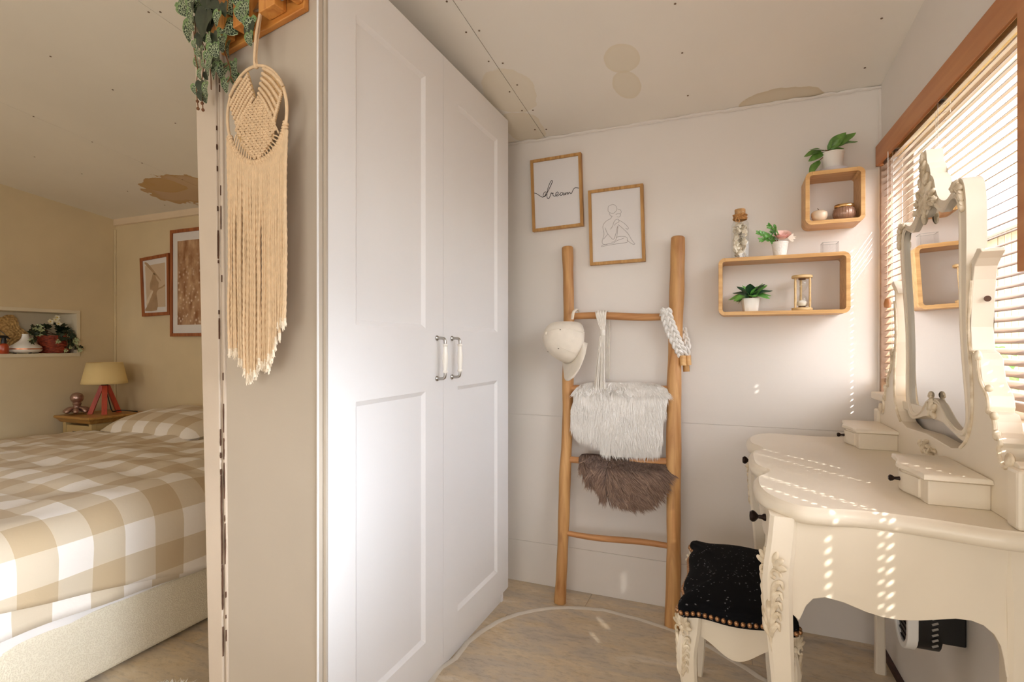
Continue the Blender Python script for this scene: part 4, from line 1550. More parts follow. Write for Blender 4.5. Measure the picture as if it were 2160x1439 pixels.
for ringi, (r, h, n_, fl_) in enumerate(((.005, .018, 3, 0), (.010, .021, 4, .001), (.016, .022, 5, .004), (.021, .020, 6, .009))):
    pm = petal_mesh(r, h, 1.05, fl_)
    for k in range(n_):
        M = Matrix.Translation(rc + V((0, 0, -.008))) @ (Matrix.Rotation(math.radians(35), 4, 'X') @ Matrix.Rotation(2 * PI * k / n_ + ringi * .5, 4, 'Z'))
        inst('petal', pm, ro, M)
me_rl = leaf_mesh('leaf', M_LEAFB, .018, .010, .15, .1, nu=4, nv=4)
me_gr = leaf_mesh('leaf', M_LEAFG, .016, .004, .1, .1, 'narrow', nu=4, nv=2)
rs = random.Random(9)
for (tx, ty) in ((1601, 492), (1606, 506), (1622, 476), (1634, 480), (1618, 500)):
    tip = onY(tx, ty, 2.150); st = rp + V((-.006, -.008, .050))
    pth = smooth_path([st, st.lerp(tip, .5) + V((0, 0, .008)), tip], 6)
    obj('stem', MB().tube(pth, .0009, 5), M_STEM, ro)
    for i, p in enumerate(pth[3:]):
        for sgn in (-1, 1):
            d = (tip - st).normalized() * .7 + V((0, 0, .6 * sgn)) + V((rs.uniform(-.3, .3), -.3, rs.uniform(-.2, .2)))
            inst('leaf', me_rl, ro, frame_matrix(p, d, (rs.uniform(-.4, .4), -1, .3), rs.uniform(.6, 1.0)))
for k in range(22):
    p = rp + V((-.016 + rs.uniform(-.014, .006), -.012, .058 + rs.uniform(0, .03)))
    inst('leaf', me_gr, ro, frame_matrix(p, (rs.uniform(-1, .4), -.4, rs.uniform(-.1, 1)), (0, -1, .2), rs.uniform(.8, 1.2)))
for k in range(8):
    p = rp + V((.026, -.004, .066))
    inst('tulle', leaf_mesh('tulle', mat('sheer_tulle', srgb(246, 236, 220), .8), .026, .006, .2, .1, 'narrow', 4, 2) if k == 0 else bpy.data.meshes['tulle'], ro,
         frame_matrix(p, (1, -.2, -.9 + k * .25), (0, -1, 0), rs.uniform(.7, 1.1)))

# clear square holder on the long shelf
g0 = onY(1735, 530, 2.170).x; g1 = onY(1770, 530, 2.170).x
gh = thing('glass_holder', 'clear square glass tealight holder standing on the long shelf', 'candle holder', ((g0 + g1) / 2, 2.195, SZ1))
GH = .042
zt = SZ1 + GH
for (x0, x1, y0, y1) in ((g0, g1, 2.170, 2.173), (g0, g1, 2.217, 2.220), (g0, g0 + .003, 2.173, 2.217), (g1 - .003, g1, 2.173, 2.217)):
    obj('glass_side', MB().box(x0, x1, y0, y1, SZ1, zt), M_ACRYL, gh)
obj('glass_base', MB().box(g0 + .003, g1 - .003, 2.173, 2.217, SZ1, SZ1 + .004), M_ACRYL, gh)
obj('rim', MB().ring([(g0, 2.170, zt), (g1, 2.170, zt), (g1, 2.220, zt), (g0, 2.220, zt)], [(g0 + .002, 2.172, zt), (g1 - .002, 2.172, zt), (g1 - .002, 2.218, zt), (g0 + .002, 2.218, zt)], (0, 0, .0008)), mat('glass_edge', srgb(170, 176, 170), .2), gh)

# plant inside the long shelf
ip = V((onY(1583, 658, 2.175).x, 2.180, SZ0 + STH))
pr = thing('potted_plant', 'small bright green plant in a white square pot inside the long shelf', 'plant', ip)
obj('pot', sq_loft([(0, .024, 5), (.002, .025, 5), (.050, .031, 5), (.0505, .029, 5), (.046, .028, 5)], ip, .1), M_CERAM, pr, smooth=True)
obj('soil', MB().lathe([(.027, .040), (.02, .046), (.001, .047)], ip, 16), M_CHIP, pr)
me_l2 = leaf_mesh('leaf', M_LEAFB, .054, .030, .3, .15)
me_l3 = leaf_mesh('leaf', mat('dark_green_leaf', srgb(60, 98, 70), .4, .3, 30, col2=srgb(34, 62, 46)), .054, .028, .3, .15)
rs = random.Random(2)
c = ip + V((0, -.004, .048))
for k in range(30):
    a = 2 * PI * k / 30 * 2.4 + rs.uniform(-.2, .2)
    el = rs.uniform(-.15, 1.1)
    d = V((math.cos(a) * math.cos(el), math.sin(a) * math.cos(el) * .75 - .1, math.sin(el)))
    st = c + V((d.x * .006, d.y * .006, .006 + .008 * rs.random()))
    inst('leaf', me_l2 if k % 3 else me_l3, pr, frame_matrix(st, d, V((0, -.5, 1)) + d * .2, rs.uniform(.8, 1.3)))
    obj('stem', MB().tube([c + V((0, 0, -.004)), st], .001, 4), M_STEM, pr)
# hourglass
hp = V((onY(1692, 657, 2.168).x, 2.172, SZ0 + STH))
hg = thing('hourglass', 'hourglass in a light wooden stand inside the long shelf', 'hourglass', hp)
m_hw = wood('light_beech', srgb(232, 202, 150), srgb(214, 178, 120), 'X', 1.5, .45)
HH = .128
for z0 in (0, HH - .011):
    obj('disc', MB().lathe([(.031, 0), (.034, .002), (.034, .009), (.031, .011)], hp + V((0, 0, z0)), 28), m_hw, hg, smooth=True)
for a in (-.5, 1.6, 3.7):
    q = hp + V((math.cos(a) * .027, math.sin(a) * .027 - .001, 0))
    obj('pillar', MB().lathe([(.0032, .011), (.0042, .03), (.0036, .064), (.0042, .098), (.0032, HH - .011)], q, 10), m_hw, hg, smooth=True)
prof = [(.010, .014), (.018, .022), (.0195, .034), (.014, .050), (.004, .060), (.0022, .064), (.004, .068), (.014, .078), (.0195, .094), (.018, .106), (.010, .114)]
obj('glass_bulb', MB().lathe(prof, hp, 24, caps=False), M_BOTTLE, hg, smooth='all')
for z0 in (.011, .112):
    obj('cap', MB().lathe([(.0115, z0), (.0115, z0 + .006)], hp, 16), M_CHIP, hg)
obj('sand', MB().lathe([(.0095, .0155), (.016, .021), (.0182, .030), (.012, .035), (.001, .040)], hp, 20), mat('white_sand', srgb(240, 234, 222), .9), hg, smooth=True)

# ------------------------------------------------------------------ dressing table
YC = 1.625
tab = thing('dressing_table', 'ivory dressing table with scalloped top, carved knees and small dark knobs', 'dressing table', (.28, YC, 0))
TZ = .760
# front edge of the top, one half, (distance from the middle, X); mirrored to the other half
half_front = [(0, .048), (.07, .050), (.115, .060), (.145, .078), (.165, .079), (.19, .070), (.225, .054), (.27, .049), (.325, .050), (.375, .058), (.415, .074), (.445, .094)]
near_end = [(.47, .125), (.472, .17), (.462, .22), (.462, .27), (.47, .33), (.486, .39), (.494, .43), (.494, .497)]
hf = smooth_path([(a, b_, 0) for a, b_ in half_front + near_end], 4)
outl = [V((p.y, YC - p.x, 0)) for p in hf] + [V((p.y, YC + p.x, 0)) for p in hf[::-1][:-1]]


def inset_loop(loop, d):
    n = len(loop)
    out = []
    area2 = sum(loop[i].x * loop[(i + 1) % n].y - loop[(i + 1) % n].x * loop[i].y for i in range(n))
    sg = 1 if area2 > 0 else -1
    for i in range(n):
        t = (loop[(i + 1) % n] - loop[i - 1])
        t.z = 0
        t = t.normalized() if t.length > 1e-9 else V((1, 0, 0))
        nn = V((-t.y, t.x, 0)) * sg
        q = loop[i] + nn * d
        q.x = min(q.x, .497)
        out.append(q)
    return out


def moulded_top(loop, levels):
    """levels: (z, inset) from the underside up; closed top and bottom"""
    mb = MB()
    n = len(loop)
    vs, fs = [], []
    for z, d in levels:
        vs += [V((p.x, p.y, z)) for p in inset_loop(loop, d)]
    for l in range(len(levels) - 1):
        for i in range(n):
            j = (i + 1) % n
            fs.append((l * n + i, l * n + j, (l + 1) * n + j, (l + 1) * n + i))
    fs.append(list(range(n))[::-1])
    fs.append([(len(levels) - 1) * n + i for i in range(n)])
    return mb.add(vs, fs)


obj('tabletop', moulded_top(outl, [(TZ - .034, .012), (TZ - .030, .003), (TZ - .022, 0), (TZ - .012, .001), (TZ - .005, .006), (TZ - .0035, .010), (TZ, .0125)]), M_IVORY, tab, smooth=50)
# near and far end panels with a scalloped lower edge, legs in one board with the panel like the photograph shows
edge = [onY(px, py, 1.17) for px, py in [(1690, 1300), (1700, 1278), (1715, 1263), (1740, 1260), (1780, 1271), (1827, 1291), (1862, 1302), (1898, 1308), (1940, 1309), (1980, 1307), (2015, 1305), (2048, 1309), (2074, 1319), (2096, 1338), (2110, 1362), (2117, 1392)]]
for yp, th in ((1.168, .016), (2.066, .016)):
    pts = [V((p.x, yp, p.z)) for p in edge]
    loop = [V((.098, yp, TZ - .03)), V((.098, yp, .56)), V((.124, yp, .535))] + pts + [V((.44, yp, .50)), V((.470, yp, .50)), V((.470, yp, TZ - .03))]
    obj('end_panel', MB().prism(loop, (0, th, 0)), M_IVORY, tab, bevel=.0015)


def cabriole(c, dx, dy, ztop, parent, w=.044, foot=.030, knee=.016, splay=.012, name='leg', capm=None):
    """square-section S-curved leg; (dx,dy) is the outward direction"""
    lv = [(ztop, 0.0, 1.0), (ztop - .05, .35, 1.02), (ztop - .12, 1.0, 1.06), (ztop - .20, .75, .98), (ztop - .30, .25, .86), (ztop - .42, -.15, .72), (ztop - .54, -.05, .64), (.10, .25, .62), (.04, .6, .66), (0, .75, .70)]
    lv = [l for l in lv if l[0] >= 0]
    lv = sorted(set((round(a, 4), b_, d) for a, b_, d in lv), reverse=True)
    # keep heights monotone
    mb = MB(); vs, fs = [], []
    n = 0
    last = 9
    rows = []
    for z, o, s in lv:
        if z >= last - .005: continue
        last = z
        rows.append((z, o, s))
    P = smooth_path([(z, o, s) for z, o, s in rows], 4)
    for p in P:
        z, o, s = p
        ww = w * s / 2
        cx, cy = c[0] + dx * o * knee, c[1] + dy * o * knee
        b_ = ww * .3
        ring = [(-ww, -ww + b_), (-ww + b_, -ww), (ww - b_, -ww), (ww, -ww + b_), (ww, ww - b_), (ww - b_, ww), (-ww + b_, ww), (-ww, ww - b_)]
        vs += [V((cx + u, cy + v_, max(0, z))) for u, v_ in ring]
    for i in range(len(P) - 1):
        for k in range(8):
            l = (k + 1) % 8
            fs.append((i * 8 + k, i * 8 + l, (i + 1) * 8 + l, (i + 1) * 8 + k))
    fs.append(list(range(8))); fs.append([(len(P) - 1) * 8 + k for k in range(8)][::-1])
    return obj(name, mb.add(vs, fs), M_IVORY, parent, smooth=40)


cabriole((.098, 1.188), -.75, -.5, .735, tab, .050)
cabriole((.098, 2.062), -.75, .5, .735, tab, .050)
cabriole((.460, 1.188), .2, -.4, .735, tab, .044)
cabriole((.452, 2.062), .2, .4, .735, tab, .044)


def carved_knee(parent, o, out, side, s=1.0, m=M_IVORYC):
    """scallop shell over stacked acanthus blades; o top centre, out = facing, side = sideways"""
    o, out, side = V(o), V(out).normalized(), V(side).normalized()
    up = V((0, 0, 1))
    mb = MB()
    c = o
    for k in range(7):                       # shell ribs
        a = math.radians(-78 + 26 * k)
        d = up * math.cos(a) + side * math.sin(a)
        p = c + d * .020 * s + out * .004 * s
        mb.ball(p, d.cross(out).normalized() * .0066 * s, out * .005 * s, d * .017 * s, 8, 6)
    for sg in (-1, 1):                       # scrolls under the shell
        q = c + side * sg * .013 * s - up * .010 * s + out * .005 * s
        pts = [q + (side * math.cos(t) + up * math.sin(t)) * (.011 - .0009 * i) * s + out * .001 * i * s for i, t in enumerate([i * .7 for i in range(9)])]
        mb.tube(pts, .0032 * s, 6)
    mb.ball(c + out * .006 * s - up * .004 * s, side * .008 * s, out * .006 * s, up * .008 * s, 8, 6)
    for k in range(5):                       # acanthus blades
        for sg in (-1, 1):
            z0 = -.022 - .020 * k
            p0 = c - up * (.110 + .006 * k) * s + side * sg * .002 * s + out * .004 * s
            p1 = c + up * (z0 - .016) * s + side * sg * (.011 - .001 * k) * s + out * .009 * s
            p2 = c + up * z0 * s + side * sg * (.022 - .0018 * k) * s + out * .004 * s
            p3 = c + up * (z0 - .012) * s + side * sg * (.026 - .002 * k) * s + out * .001 * s
            pth = smooth_path([p0, p1, p2, p3], 5)
            n = len(pth)
            mb.tube(pth, [.0012 * s + .0042 * s * math.sin(PI * i / (n - 1)) ** .8 for i in range(n)], 6)
    mb.tube([c - up * .02 * s + out * .006 * s, c - up * .07 * s + out * .010 * s, c - up * .13 * s + out * .005 * s, c - up * .165 * s + out * .001 * s], [.004 * s, .005 * s, .004 * s, .001 * s], 6)
    return obj('carving', mb, m, parent, smooth=True)


carved_knee(tab, (.078, 1.166, .635), (-.75, -.66, 0), (.66, -.75, 0), 1.05)
carved_knee(tab, (.078, 2.084, .635), (-.75, .66, 0), (.66, .75, 0), 1.05)
# front apron: drawers follow the wavy edge of the top, lower edge cut in curves
fr_pts = [p for p in inset_loop(outl, .026)]
front = sorted([p for p in fr_pts if p.x < .115 and abs(p.y - YC) < .43], key=lambda p: p.y)


def zlow(y):
    d = abs(y - YC)
    return .600 + .030 * math.cos(d * 2 * PI / .43) - .045 * max(0, (d - .22) / .2) ** 1.2 if d < .43 else .56


def apron(y0, y1, zt, zbf, th=.014):
    P = [p for p in front if y0 <= p.y <= y1]
    mb = MB()
    vs, fs = [], []
    for p in P:
        zb = zbf(p.y)
        vs += [V((p.x, p.y, zt)), V((p.x, p.y, zb)), V((p.x + th, p.y, zb)), V((p.x + th, p.y, zt))]
    for i in range(len(P) - 1):
        for k in range(4):
            l = (k + 1) % 4
            fs.append((i * 4 + k, i * 4 + l, i * 4 + 4 + l, i * 4 + 4 + k))
    fs.append((0, 1, 2, 3)); fs.append(tuple(len(vs) - 4 + k for k in (3, 2, 1, 0)))
    return mb.add(vs, fs)


obj('apron', apron(1.20, 2.05, TZ - .03, lambda y: zlow(y)), M_IVORY, tab, smooth=40)
for y0, y1, ky in ((1.215, 1.43, 1.285), (1.46, 1.79, None), (1.815, 2.035, 1.90)):
    mb = apron(y0, y1, TZ - .042, lambda y: max(.655, zlow(y) + .028))
    for p in mb.v: p.x -= .006
    d = obj('drawer', mb, M_IVORY, tab, smooth=40, bevel=.001)
    if ky:
        px_ = min(front, key=lambda p: abs(p.y - ky)).x - .006
        kr = Matrix.Rotation(-PI / 2, 3, 'Y')
        obj('knob', MB().lathe([(.008, -.002), (.0075, .003), (.0045, .007), (.004, .014), (.009, .018), (.012, .022), (.0125, .026), (.009, .031), (.001, .032)], (px_, ky, .695), 18, kr), M_BRASS, d, smooth=True)
obj('back_panel', MB().box(.470, .482, 1.19, 2.06, .56, TZ - .034), M_IVORY, tab)
# small carved drop on the front between the drawers
for yy in (1.445, 1.80):
    q = min(front, key=lambda p: abs(p.y - yy))
    mb = MB()
    for k in range(6):
        mb.ball((q.x - .009, yy + .006 * math.sin(k * 2.2), .655 - .011 * k), (.005, 0, 0), (0, .007 - .0006 * k, 0), (0, 0, .009), 7, 5)
    obj('carving', mb, M_IVORYC, tab, smooth=True)

# ------------------------------------------------------------------ dressing table mirror unit
mir = thing('vanity_mirror', 'ivory carved swing mirror with two small drawer boxes on the dressing table', 'mirror', (.46, YC, TZ))
XB = .455
rt = [(2039, 575), (2045, 556), (2053, 541), (2060, 524), (2067, 524), (2070, 530), (2062, 545), (2055, 562), (2052, 590), (2049, 640), (2047, 690), (2050, 738), (2058, 744), (2066, 757), (2067, 772), (2072, 805), (2086, 835), (2089, 858), (2087, 868), (2096, 874), (2101, 890), (2104, 913), (2112, 924), (2115, 935), (2111, 945), (2113, 963), (2121, 985), (2131, 984)]
half = []
for px, py in rt:
    p = onX(px, py, XB)
    half.append((YC - p.y, p.z))
# inner U of the base board, from the post's foot to the middle
inner_u = [(.268, 1.24), (.262, 1.16), (.262, 1.08), (.275, .98), (.272, .92), (.250, .878), (.215, .853), (.16, .842), (.08, .846), (0, .850)]
half_o = half + [(.448, .872), (.463, .866), (.463, TZ)]
hl = [(-d, z) for d, z in half_o]
loop = [(d, z) for d, z in inner_u[::-1]] + [(d, z) for d, z in half_o]
loopL = [(-d, z) for d, z in loop[::-1]]
full = loop + [(0, TZ)] * 0
pts = [V((XB, YC - d, z)) for d, z in loop] + [V((XB, YC - d, z)) for d, z in loopL[:-1]]
obj('back_board', MB().prism(pts, (.038, 0, 0)), M_IVORY, mir, bevel=.0015)
# raised bead along posts and scrolls
for sg in (-1, 1):
    p1 = [V((XB - .001, YC - sg * (d - .004), z - .001)) for d, z in half[8:]]
    obj('bead', MB().tube(smooth_path(p1, 3), .0042, 8), M_IVORYC, mir, smooth=True)
    p2 = [V((XB - .001, YC - sg * d, z)) for d, z in inner_u[2:7]]
    obj('bead', MB().tube(smooth_path(p2, 4), [.0035] * 17, 8), M_IVORYC, mir, smooth=True)
    for d, z, r in ((.300, 1.050, .010), (.383, .906, .009), (.432, .868, .013), (.35, .99, .006), (.372, .94, .007)):
        obj('scroll', MB().ball((XB - .001, YC - sg * d, z), (.007, 0, 0), (0, r, 0), (0, 0, r * 1.2), 10, 6), M_IVORYC, mir, smooth=True)
    obj('end_block', MB().box(XB - .010, XB + .042, min(YC - sg * .440, YC - sg * .482), max(YC - sg * .440, YC - sg * .482), TZ, .862), M_IVORY, mir, bevel=.006)
    kr = Matrix.Rotation(PI / 2 * sg, 3, 'X')
    obj('pivot_hole', MB().lathe([(.006, 0), (.006, .0012)], (XB + .022, YC - sg * .279 - sg * .0002, 1.165), 14, kr), M_CHIP, mir)
# mirror frame: outer and inner outline, halves mirrored
out_h = [(0, 1.556), (.012, 1.554), (.018, 1.540), (.018, 1.522), (.030, 1.512), (.038, 1.500), (.036, 1.488), (.050, 1.478), (.062, 1.470), (.068, 1.452), (.078, 1.430), (.100, 1.410), (.135, 1.398), (.165, 1.402), (.195, 1.414), (.220, 1.422), (.240, 1.416), (.252, 1.395), (.256, 1.360), (.252, 1.30), (.244, 1.23), (.234, 1.16), (.230, 1.10), (.236, 1.03), (.246, .97), (.250, .935), (.246, .90), (.232, .876), (.205, .866), (.17, .868), (.12, .878), (.06, .890), (0, .894)]
in_h = [(0, 1.388), (.012, 1.392), (.03, 1.404), (.055, 1.404), (.08, 1.390), (.11, 1.376), (.14, 1.378), (.17, 1.390), (.194, 1.388), (.207, 1.372), (.212, 1.34), (.208, 1.28), (.200, 1.20), (.196, 1.13), (.198, 1.06), (.207, .98), (.210, .94), (.206, .910), (.190, .890), (.165, .886), (.13, .892), (.095, .905), (.065, .922), (.035, .937), (0, .940)]


def mirror_loop(h, n):
    a = resample(smooth_path([(d, z, 0) for d, z in h], 6), n, closed=False)
    return [(p.x, p.y) for p in a] + [(-p.x, p.y) for p in a[::-1][1:-1]]


YM = 1.612
ztilt = lambda z, d=0.0: XB + .004 - (z - 1.15) * .03 - d * .026
NO = 90
lo = mirror_loop(out_h, NO); li = mirror_loop(in_h, NO)
fo = lambda L, dx: [V((ztilt(z, d) + dx, YM - d, z)) for d, z in L]
fr_ = obj('mirror_frame', MB().ring(fo(lo, 0), fo(li, 0), (.034, 0, .001)), M_IVORY, mir, smooth=30, bevel=.002)
# the glass sits behind the frame's rebate
gl2 = []
cz = 1.15
for d, z in li:
    gl2.append(V((ztilt(z, d) + .007, YM - d * 1.012, cz + (z - cz) * 1.008)))
obj('mirror_glass', MB().prism(gl2, (.004, 0, 0)), M_MIRROR, fr_, label='silvered mirror glass')
# thin inner moulding
o2 = [(d * .985, 1.15 + (z - 1.15) * .99) for d, z in lo]
obj('moulding', MB().tube([V((ztilt(z, d) - .0005, YM - d, z)) for d, z in [(d * 1.055, 1.15 + (z - 1.15) * 1.03) for d, z in li]], .0032, 6, closed=True), M_IVORY, fr_, smooth=True)


def foliage_carving(name, parent, items, m=M_IVORYC):
    """items: (d, z, angle from vertical in degrees, length, width)"""
    mb = MB()
    for d, z, ang, ln, wd in items:
        a = math.radians(ang)
        up = V((0, -math.sin(a), math.cos(a)))
        sd = V((0, math.cos(a), math.sin(a)))
        c = V((ztilt(z, d) - .004, YM - d, z))
        mb.ball(c, sd * wd, V((-.0055 - wd * .2, 0, 0)), up * ln, 8, 6)
        for s in (-1, 1):
            mb.ball(c - up * ln * .35 + sd * s * wd * .8 + V((-.002, 0, 0)), sd * wd * .45, V((-.004, 0, 0)), (up + sd * s * .5).normalized() * ln * .5, 6, 5)
    return obj(name, mb, m, parent, smooth=True)


rs = random.Random(12)
items = [(0, 1.535, 0, .018, .007), (0, 1.500, 0, .022, .010), (-.010, 1.515, -25, .014, .006), (.010, 1.515, 25, .014, .006), (0, 1.462, 0, .024, .012), (-.022, 1.480, -35, .018, .008), (.022, 1.480, 35, .018, .008),
         (-.040, 1.452, -50, .020, .009), (.040, 1.452, 50, .020, .009), (-.060, 1.436, -75, .018, .008), (.060, 1.436, 75, .018, .008), (-.018, 1.430, -20, .022, .010), (.018, 1.430, 20, .022, .010),
         (0, 1.415, 180, .026, .011), (-.030, 1.412, -130, .020, .009), (.030, 1.412, 130, .020, .009), (0, 1.386, 180, .016, .008), (-.052, 1.412, -110, .015, .007), (.052, 1.412, 110, .015, .007), (-.078, 1.416, -100, .013, .006), (.078, 1.416, 100, .013, .006)]
foliage_carving('crown_carving', fr_, items)
for sg in (-1, 1):
    foliage_carving('corner_carving', fr_, [(sg * .215, 1.412, sg * 60, .014, .007), (sg * .232, 1.402, sg * 110, .015, .008), (sg * .240, 1.382, sg * 160, .015, .007), (sg * .243, 1.36, sg * 175, .014, .006), (sg * .198, 1.408, -sg * 80, .012, .006)])
foliage_carving('foot_carving', fr_, [(0, .925, 0, .018, .010), (-.018, .918, -40, .014, .007), (.018, .918, 40, .014, .007), (-.010, .902, -150, .013, .006), (.012, .902, 150, .013, .006), (0, .948, 0, .010, .008)])
foliage_carving('base_carving', mir, [(k * .011 - .055, .812 + .008 * math.cos(k * 1.3) + .012 * (1 - abs(k - 5) / 5), k * 47, .009, .004) for k in range(11)] + [(k * .016 - .03, .806, k * 63, .010, .005) for k in range(5)])
for o in [x for x in bpy.data.objects if x.name.startswith('base_carving')]:
    for v_ in o.data.vertices:
        v_.co.x += XB - .001 - (ztilt(.82) - .004) - .002


# drawer boxes at the foot of the mirror
def drawer_box(y0, y1, label):
    x0, x1 = .352, XB
    bow = lambda t: .018 * math.sin(PI * t) - .008 * math.sin(2 * PI * t) ** 2
    n = 12
    fpts = [V((x0 - bow(k / n) + .006, lerp(y0, y1, k / n), 0)) for k in range(n + 1)]
    outl_ = fpts + [V((x1, y1, 0)), V((x1, y0, 0))]
    zc = .808
    box_ = obj('drawer_box', MB().prism([p + V((0, 0, TZ)) for p in outl_], (0, 0, zc - TZ)), M_IVORY, mir, bevel=.002)
    lid = [V((p.x - .010, p.y + (-.012 if k == 0 else .012 if k == n else 0), 0)) for k, p in enumerate(fpts)] + [V((x1, y1 + .012, 0)), V((x1, y0 - .012, 0))]
    mb = MB()
    vs, fs = [], []
    lv = [(zc, .006), (zc + .003, 0), (zc + .010, .001), (zc + .013, .006)]
    N = len(lid)
    for z, d in lv:
        q = inset_loop(lid, d)
        for p, p0 in zip(q, lid):
            vs.append(V((min(p.x, x1), p.y, z)))
    for l in range(3):
        for i in range(N):
            j = (i + 1) % N
            fs.append((l * N + i, l * N + j, (l + 1) * N + j, (l + 1) * N + i))
    fs.append(list(range(N))[::-1]); fs.append([3 * N + i for i in range(N)])
    obj('lid', mb.add(vs, fs), M_IVORY, box_, smooth=50)
    mb = MB()
    P = fpts[2:-2]
    vs, fs = [], []
    for p in P:
        vs += [V((p.x - .004, p.y, zc - .006)), V((p.x - .004, p.y, TZ + .004)), V((p.x + .004, p.y, TZ + .004)), V((p.x + .004, p.y, zc - .006))]
    for i in range(len(P) - 1):
        for k in range(4):
            l = (k + 1) % 4
            fs.append((i * 4 + k, i * 4 + l, i * 4 + 4 + l, i * 4 + 4 + k))
    fs.append((0, 1, 2, 3)); fs.append(tuple(len(vs) - 4 + k for k in (3, 2, 1, 0)))
    dd = obj('drawer_front', mb.add(vs, fs), M_IVORY, box_, smooth=40, bevel=.0008)
    kr = Matrix.Rotation(-PI / 2, 3, 'Y')
    yk = (y0 + y1) / 2
    obj('knob', MB().lathe([(.005, -.002), (.0035, .004), (.003, .010), (.006, .014), (.007, .018), (.004, .021)], (min(p.x for p in fpts) - .003, yk, .786), 14, kr), M_BRASS, box_, smooth=True)


drawer_box(1.268, 1.470, 'near')
drawer_box(1.868, 2.062, 'far')

# ------------------------------------------------------------------ stool
SX0, SX1, SY0, SY1, SZ = -.122, .150, 1.380, 1.850, .430
sc = V(((SX0 + SX1) / 2, (SY0 + SY1) / 2, 0))
sto = thing('dressing_stool', 'ivory carved stool with black glitter seat and brass nail trim', 'stool', sc)
hx, hy = (SX1 - SX0) / 2, (SY1 - SY0) / 2


def seat_loop(k=1.0, n=96):
    """serpentine rectangle: bowed sides, ears at the corners"""
    quarter = [(hx * .90, 0), (hx * .93, hy * .25), (hx * .955, hy * .45), (hx * .90, hy * .62), (hx * .885, hy * .74), (hx * .97, hy * .86), (hx * .985, hy * .94), (hx * .93, hy * .995), (hx * .82, hy * .99), (hx * .66, hy * .955), (hx * .45, hy * .965), (hx * .2, hy * 1.0), (0, hy * 1.01)]
    q = [(x, y) for x, y in quarter]
    full = q + [(-x, y) for x, y in q[::-1][1:]] + [(-x, -y) for x, y in q[1:]] + [(x, -y) for x, y in q[::-1][1:-1]]
    P = resample(smooth_path([(x * k, y * k, 0) for x, y in full], 4, closed=True), n)
    return [p + sc for p in P]


mb = MB(); vs, fs = [], []
lv = [(SZ - .034, 1.0), (SZ - .028, 1.012), (SZ - .016, 1.012), (SZ - .006, 1.0), (SZ + .001, .96), (SZ + .006, .86), (SZ + .010, .70), (SZ + .014, .45), (SZ + .016, .2)]
n = 96
for z, k in lv:
    vs += [V((p.x, p.y, z)) for p in seat_loop(k)]
for l in range(len(lv) - 1):
    for i in range(n):
        j = (i + 1) % n
        fs.append((l * n + i, l * n + j, (l + 1) * n + j, (l + 1) * n + i))
fs.append(list(range(n))[::-1]); fs.append([(len(lv) - 1) * n + i for i in range(n)])
m_gl, t_, b_ = new_mat('black_glitter_fabric_seat')
N_, L_ = t_.nodes, t_.links
tc = N_.new('ShaderNodeTexCoord'); vo = N_.new('ShaderNodeTexVoronoi'); vo.inputs['Scale'].default_value = 320
L_.new(tc.outputs['Object'], vo.inputs['Vector'])
sepc = N_.new('ShaderNodeSeparateColor'); L_.new(vo.outputs['Color'], sepc.inputs[0])
gt = N_.new('ShaderNodeMath'); gt.operation = 'GREATER_THAN'; gt.inputs[1].default_value = .985
L_.new(sepc.outputs[0], gt.inputs[0])
mx_ = N_.new('ShaderNodeMix'); mx_.data_type = 'RGBA'
mx_.inputs[6].default_value = (.003, .003, .004, 1); mx_.inputs[7].default_value = (.16, .16, .17, 1)
L_.new(gt.outputs[0], mx_.inputs[0]); L_.new(mx_.outputs[2], b_.inputs['Base Color'])
b_.inputs['Roughness'].default_value = .9; b_.inputs['Specular IOR Level'].default_value = .15
obj('seat', mb.add(vs, fs), m_gl, sto, smooth='all')
st = MB(); st.ball((0, 0, 0), (.0062, 0, 0), (0, .0062, 0), (0, 0, .0062), 8, 5)
me_st = st.mesh('nail', mat('brass_nail', srgb(170, 128, 92), .3, .2, 60, metal=.85), 'all')
loop = seat_loop(1.016, 104)
for p in loop:
    inst('nail', me_st, sto, Matrix.Translation((p.x, p.y, SZ - .022)))
# apron boards with curved lower edges
ax0, ax1, ay0, ay1 = SX0 + .030, SX1 - .030, SY0 + .030, SY1 - .030
zt = SZ - .033


def curve_board(a, b_, zt, h0, h1, vec):
    n = 24
    pts = [V(a) + V((0, 0, zt)), V(b_) + V((0, 0, zt))]
    for k in range(n + 1):
        t = 1 - k / n
        z = zt - h0 - (h1 - h0) * math.sin(PI * t) ** 2 * (1 if True else 0)
        d = abs(t - .5) * 2
        z = zt - (h1 - (h1 - h0) * (.5 - .5 * math.cos(PI * min(1, d * 1.15)))) - (.018 if d > .93 else 0)
        pts.append(V((lerp(a[0], b_[0], t), lerp(a[1], b_[1], t), z)))
    return MB().prism(pts, vec)


obj('apron', curve_board((ax0, ay0, 0), (ax1, ay0, 0), zt, .055, .100, (0, .014, 0)), M_IVORY, sto, bevel=.001)
obj('apron', curve_board((ax0, ay1, 0), (ax1, ay1, 0), zt, .055, .100, (0, -.014, 0)), M_IVORY, sto, bevel=.001)
obj('apron', curve_board((ax0, ay0 + .014, 0), (ax0, ay1 - .014, 0), zt, .055, .095, (.014, 0, 0)), M_IVORY, sto, bevel=.001)
obj('apron', curve_board((ax1, ay0 + .014, 0), (ax1, ay1 - .014, 0), zt, .055, .095, (-.014, 0, 0)), M_IVORY, sto, bevel=.001)


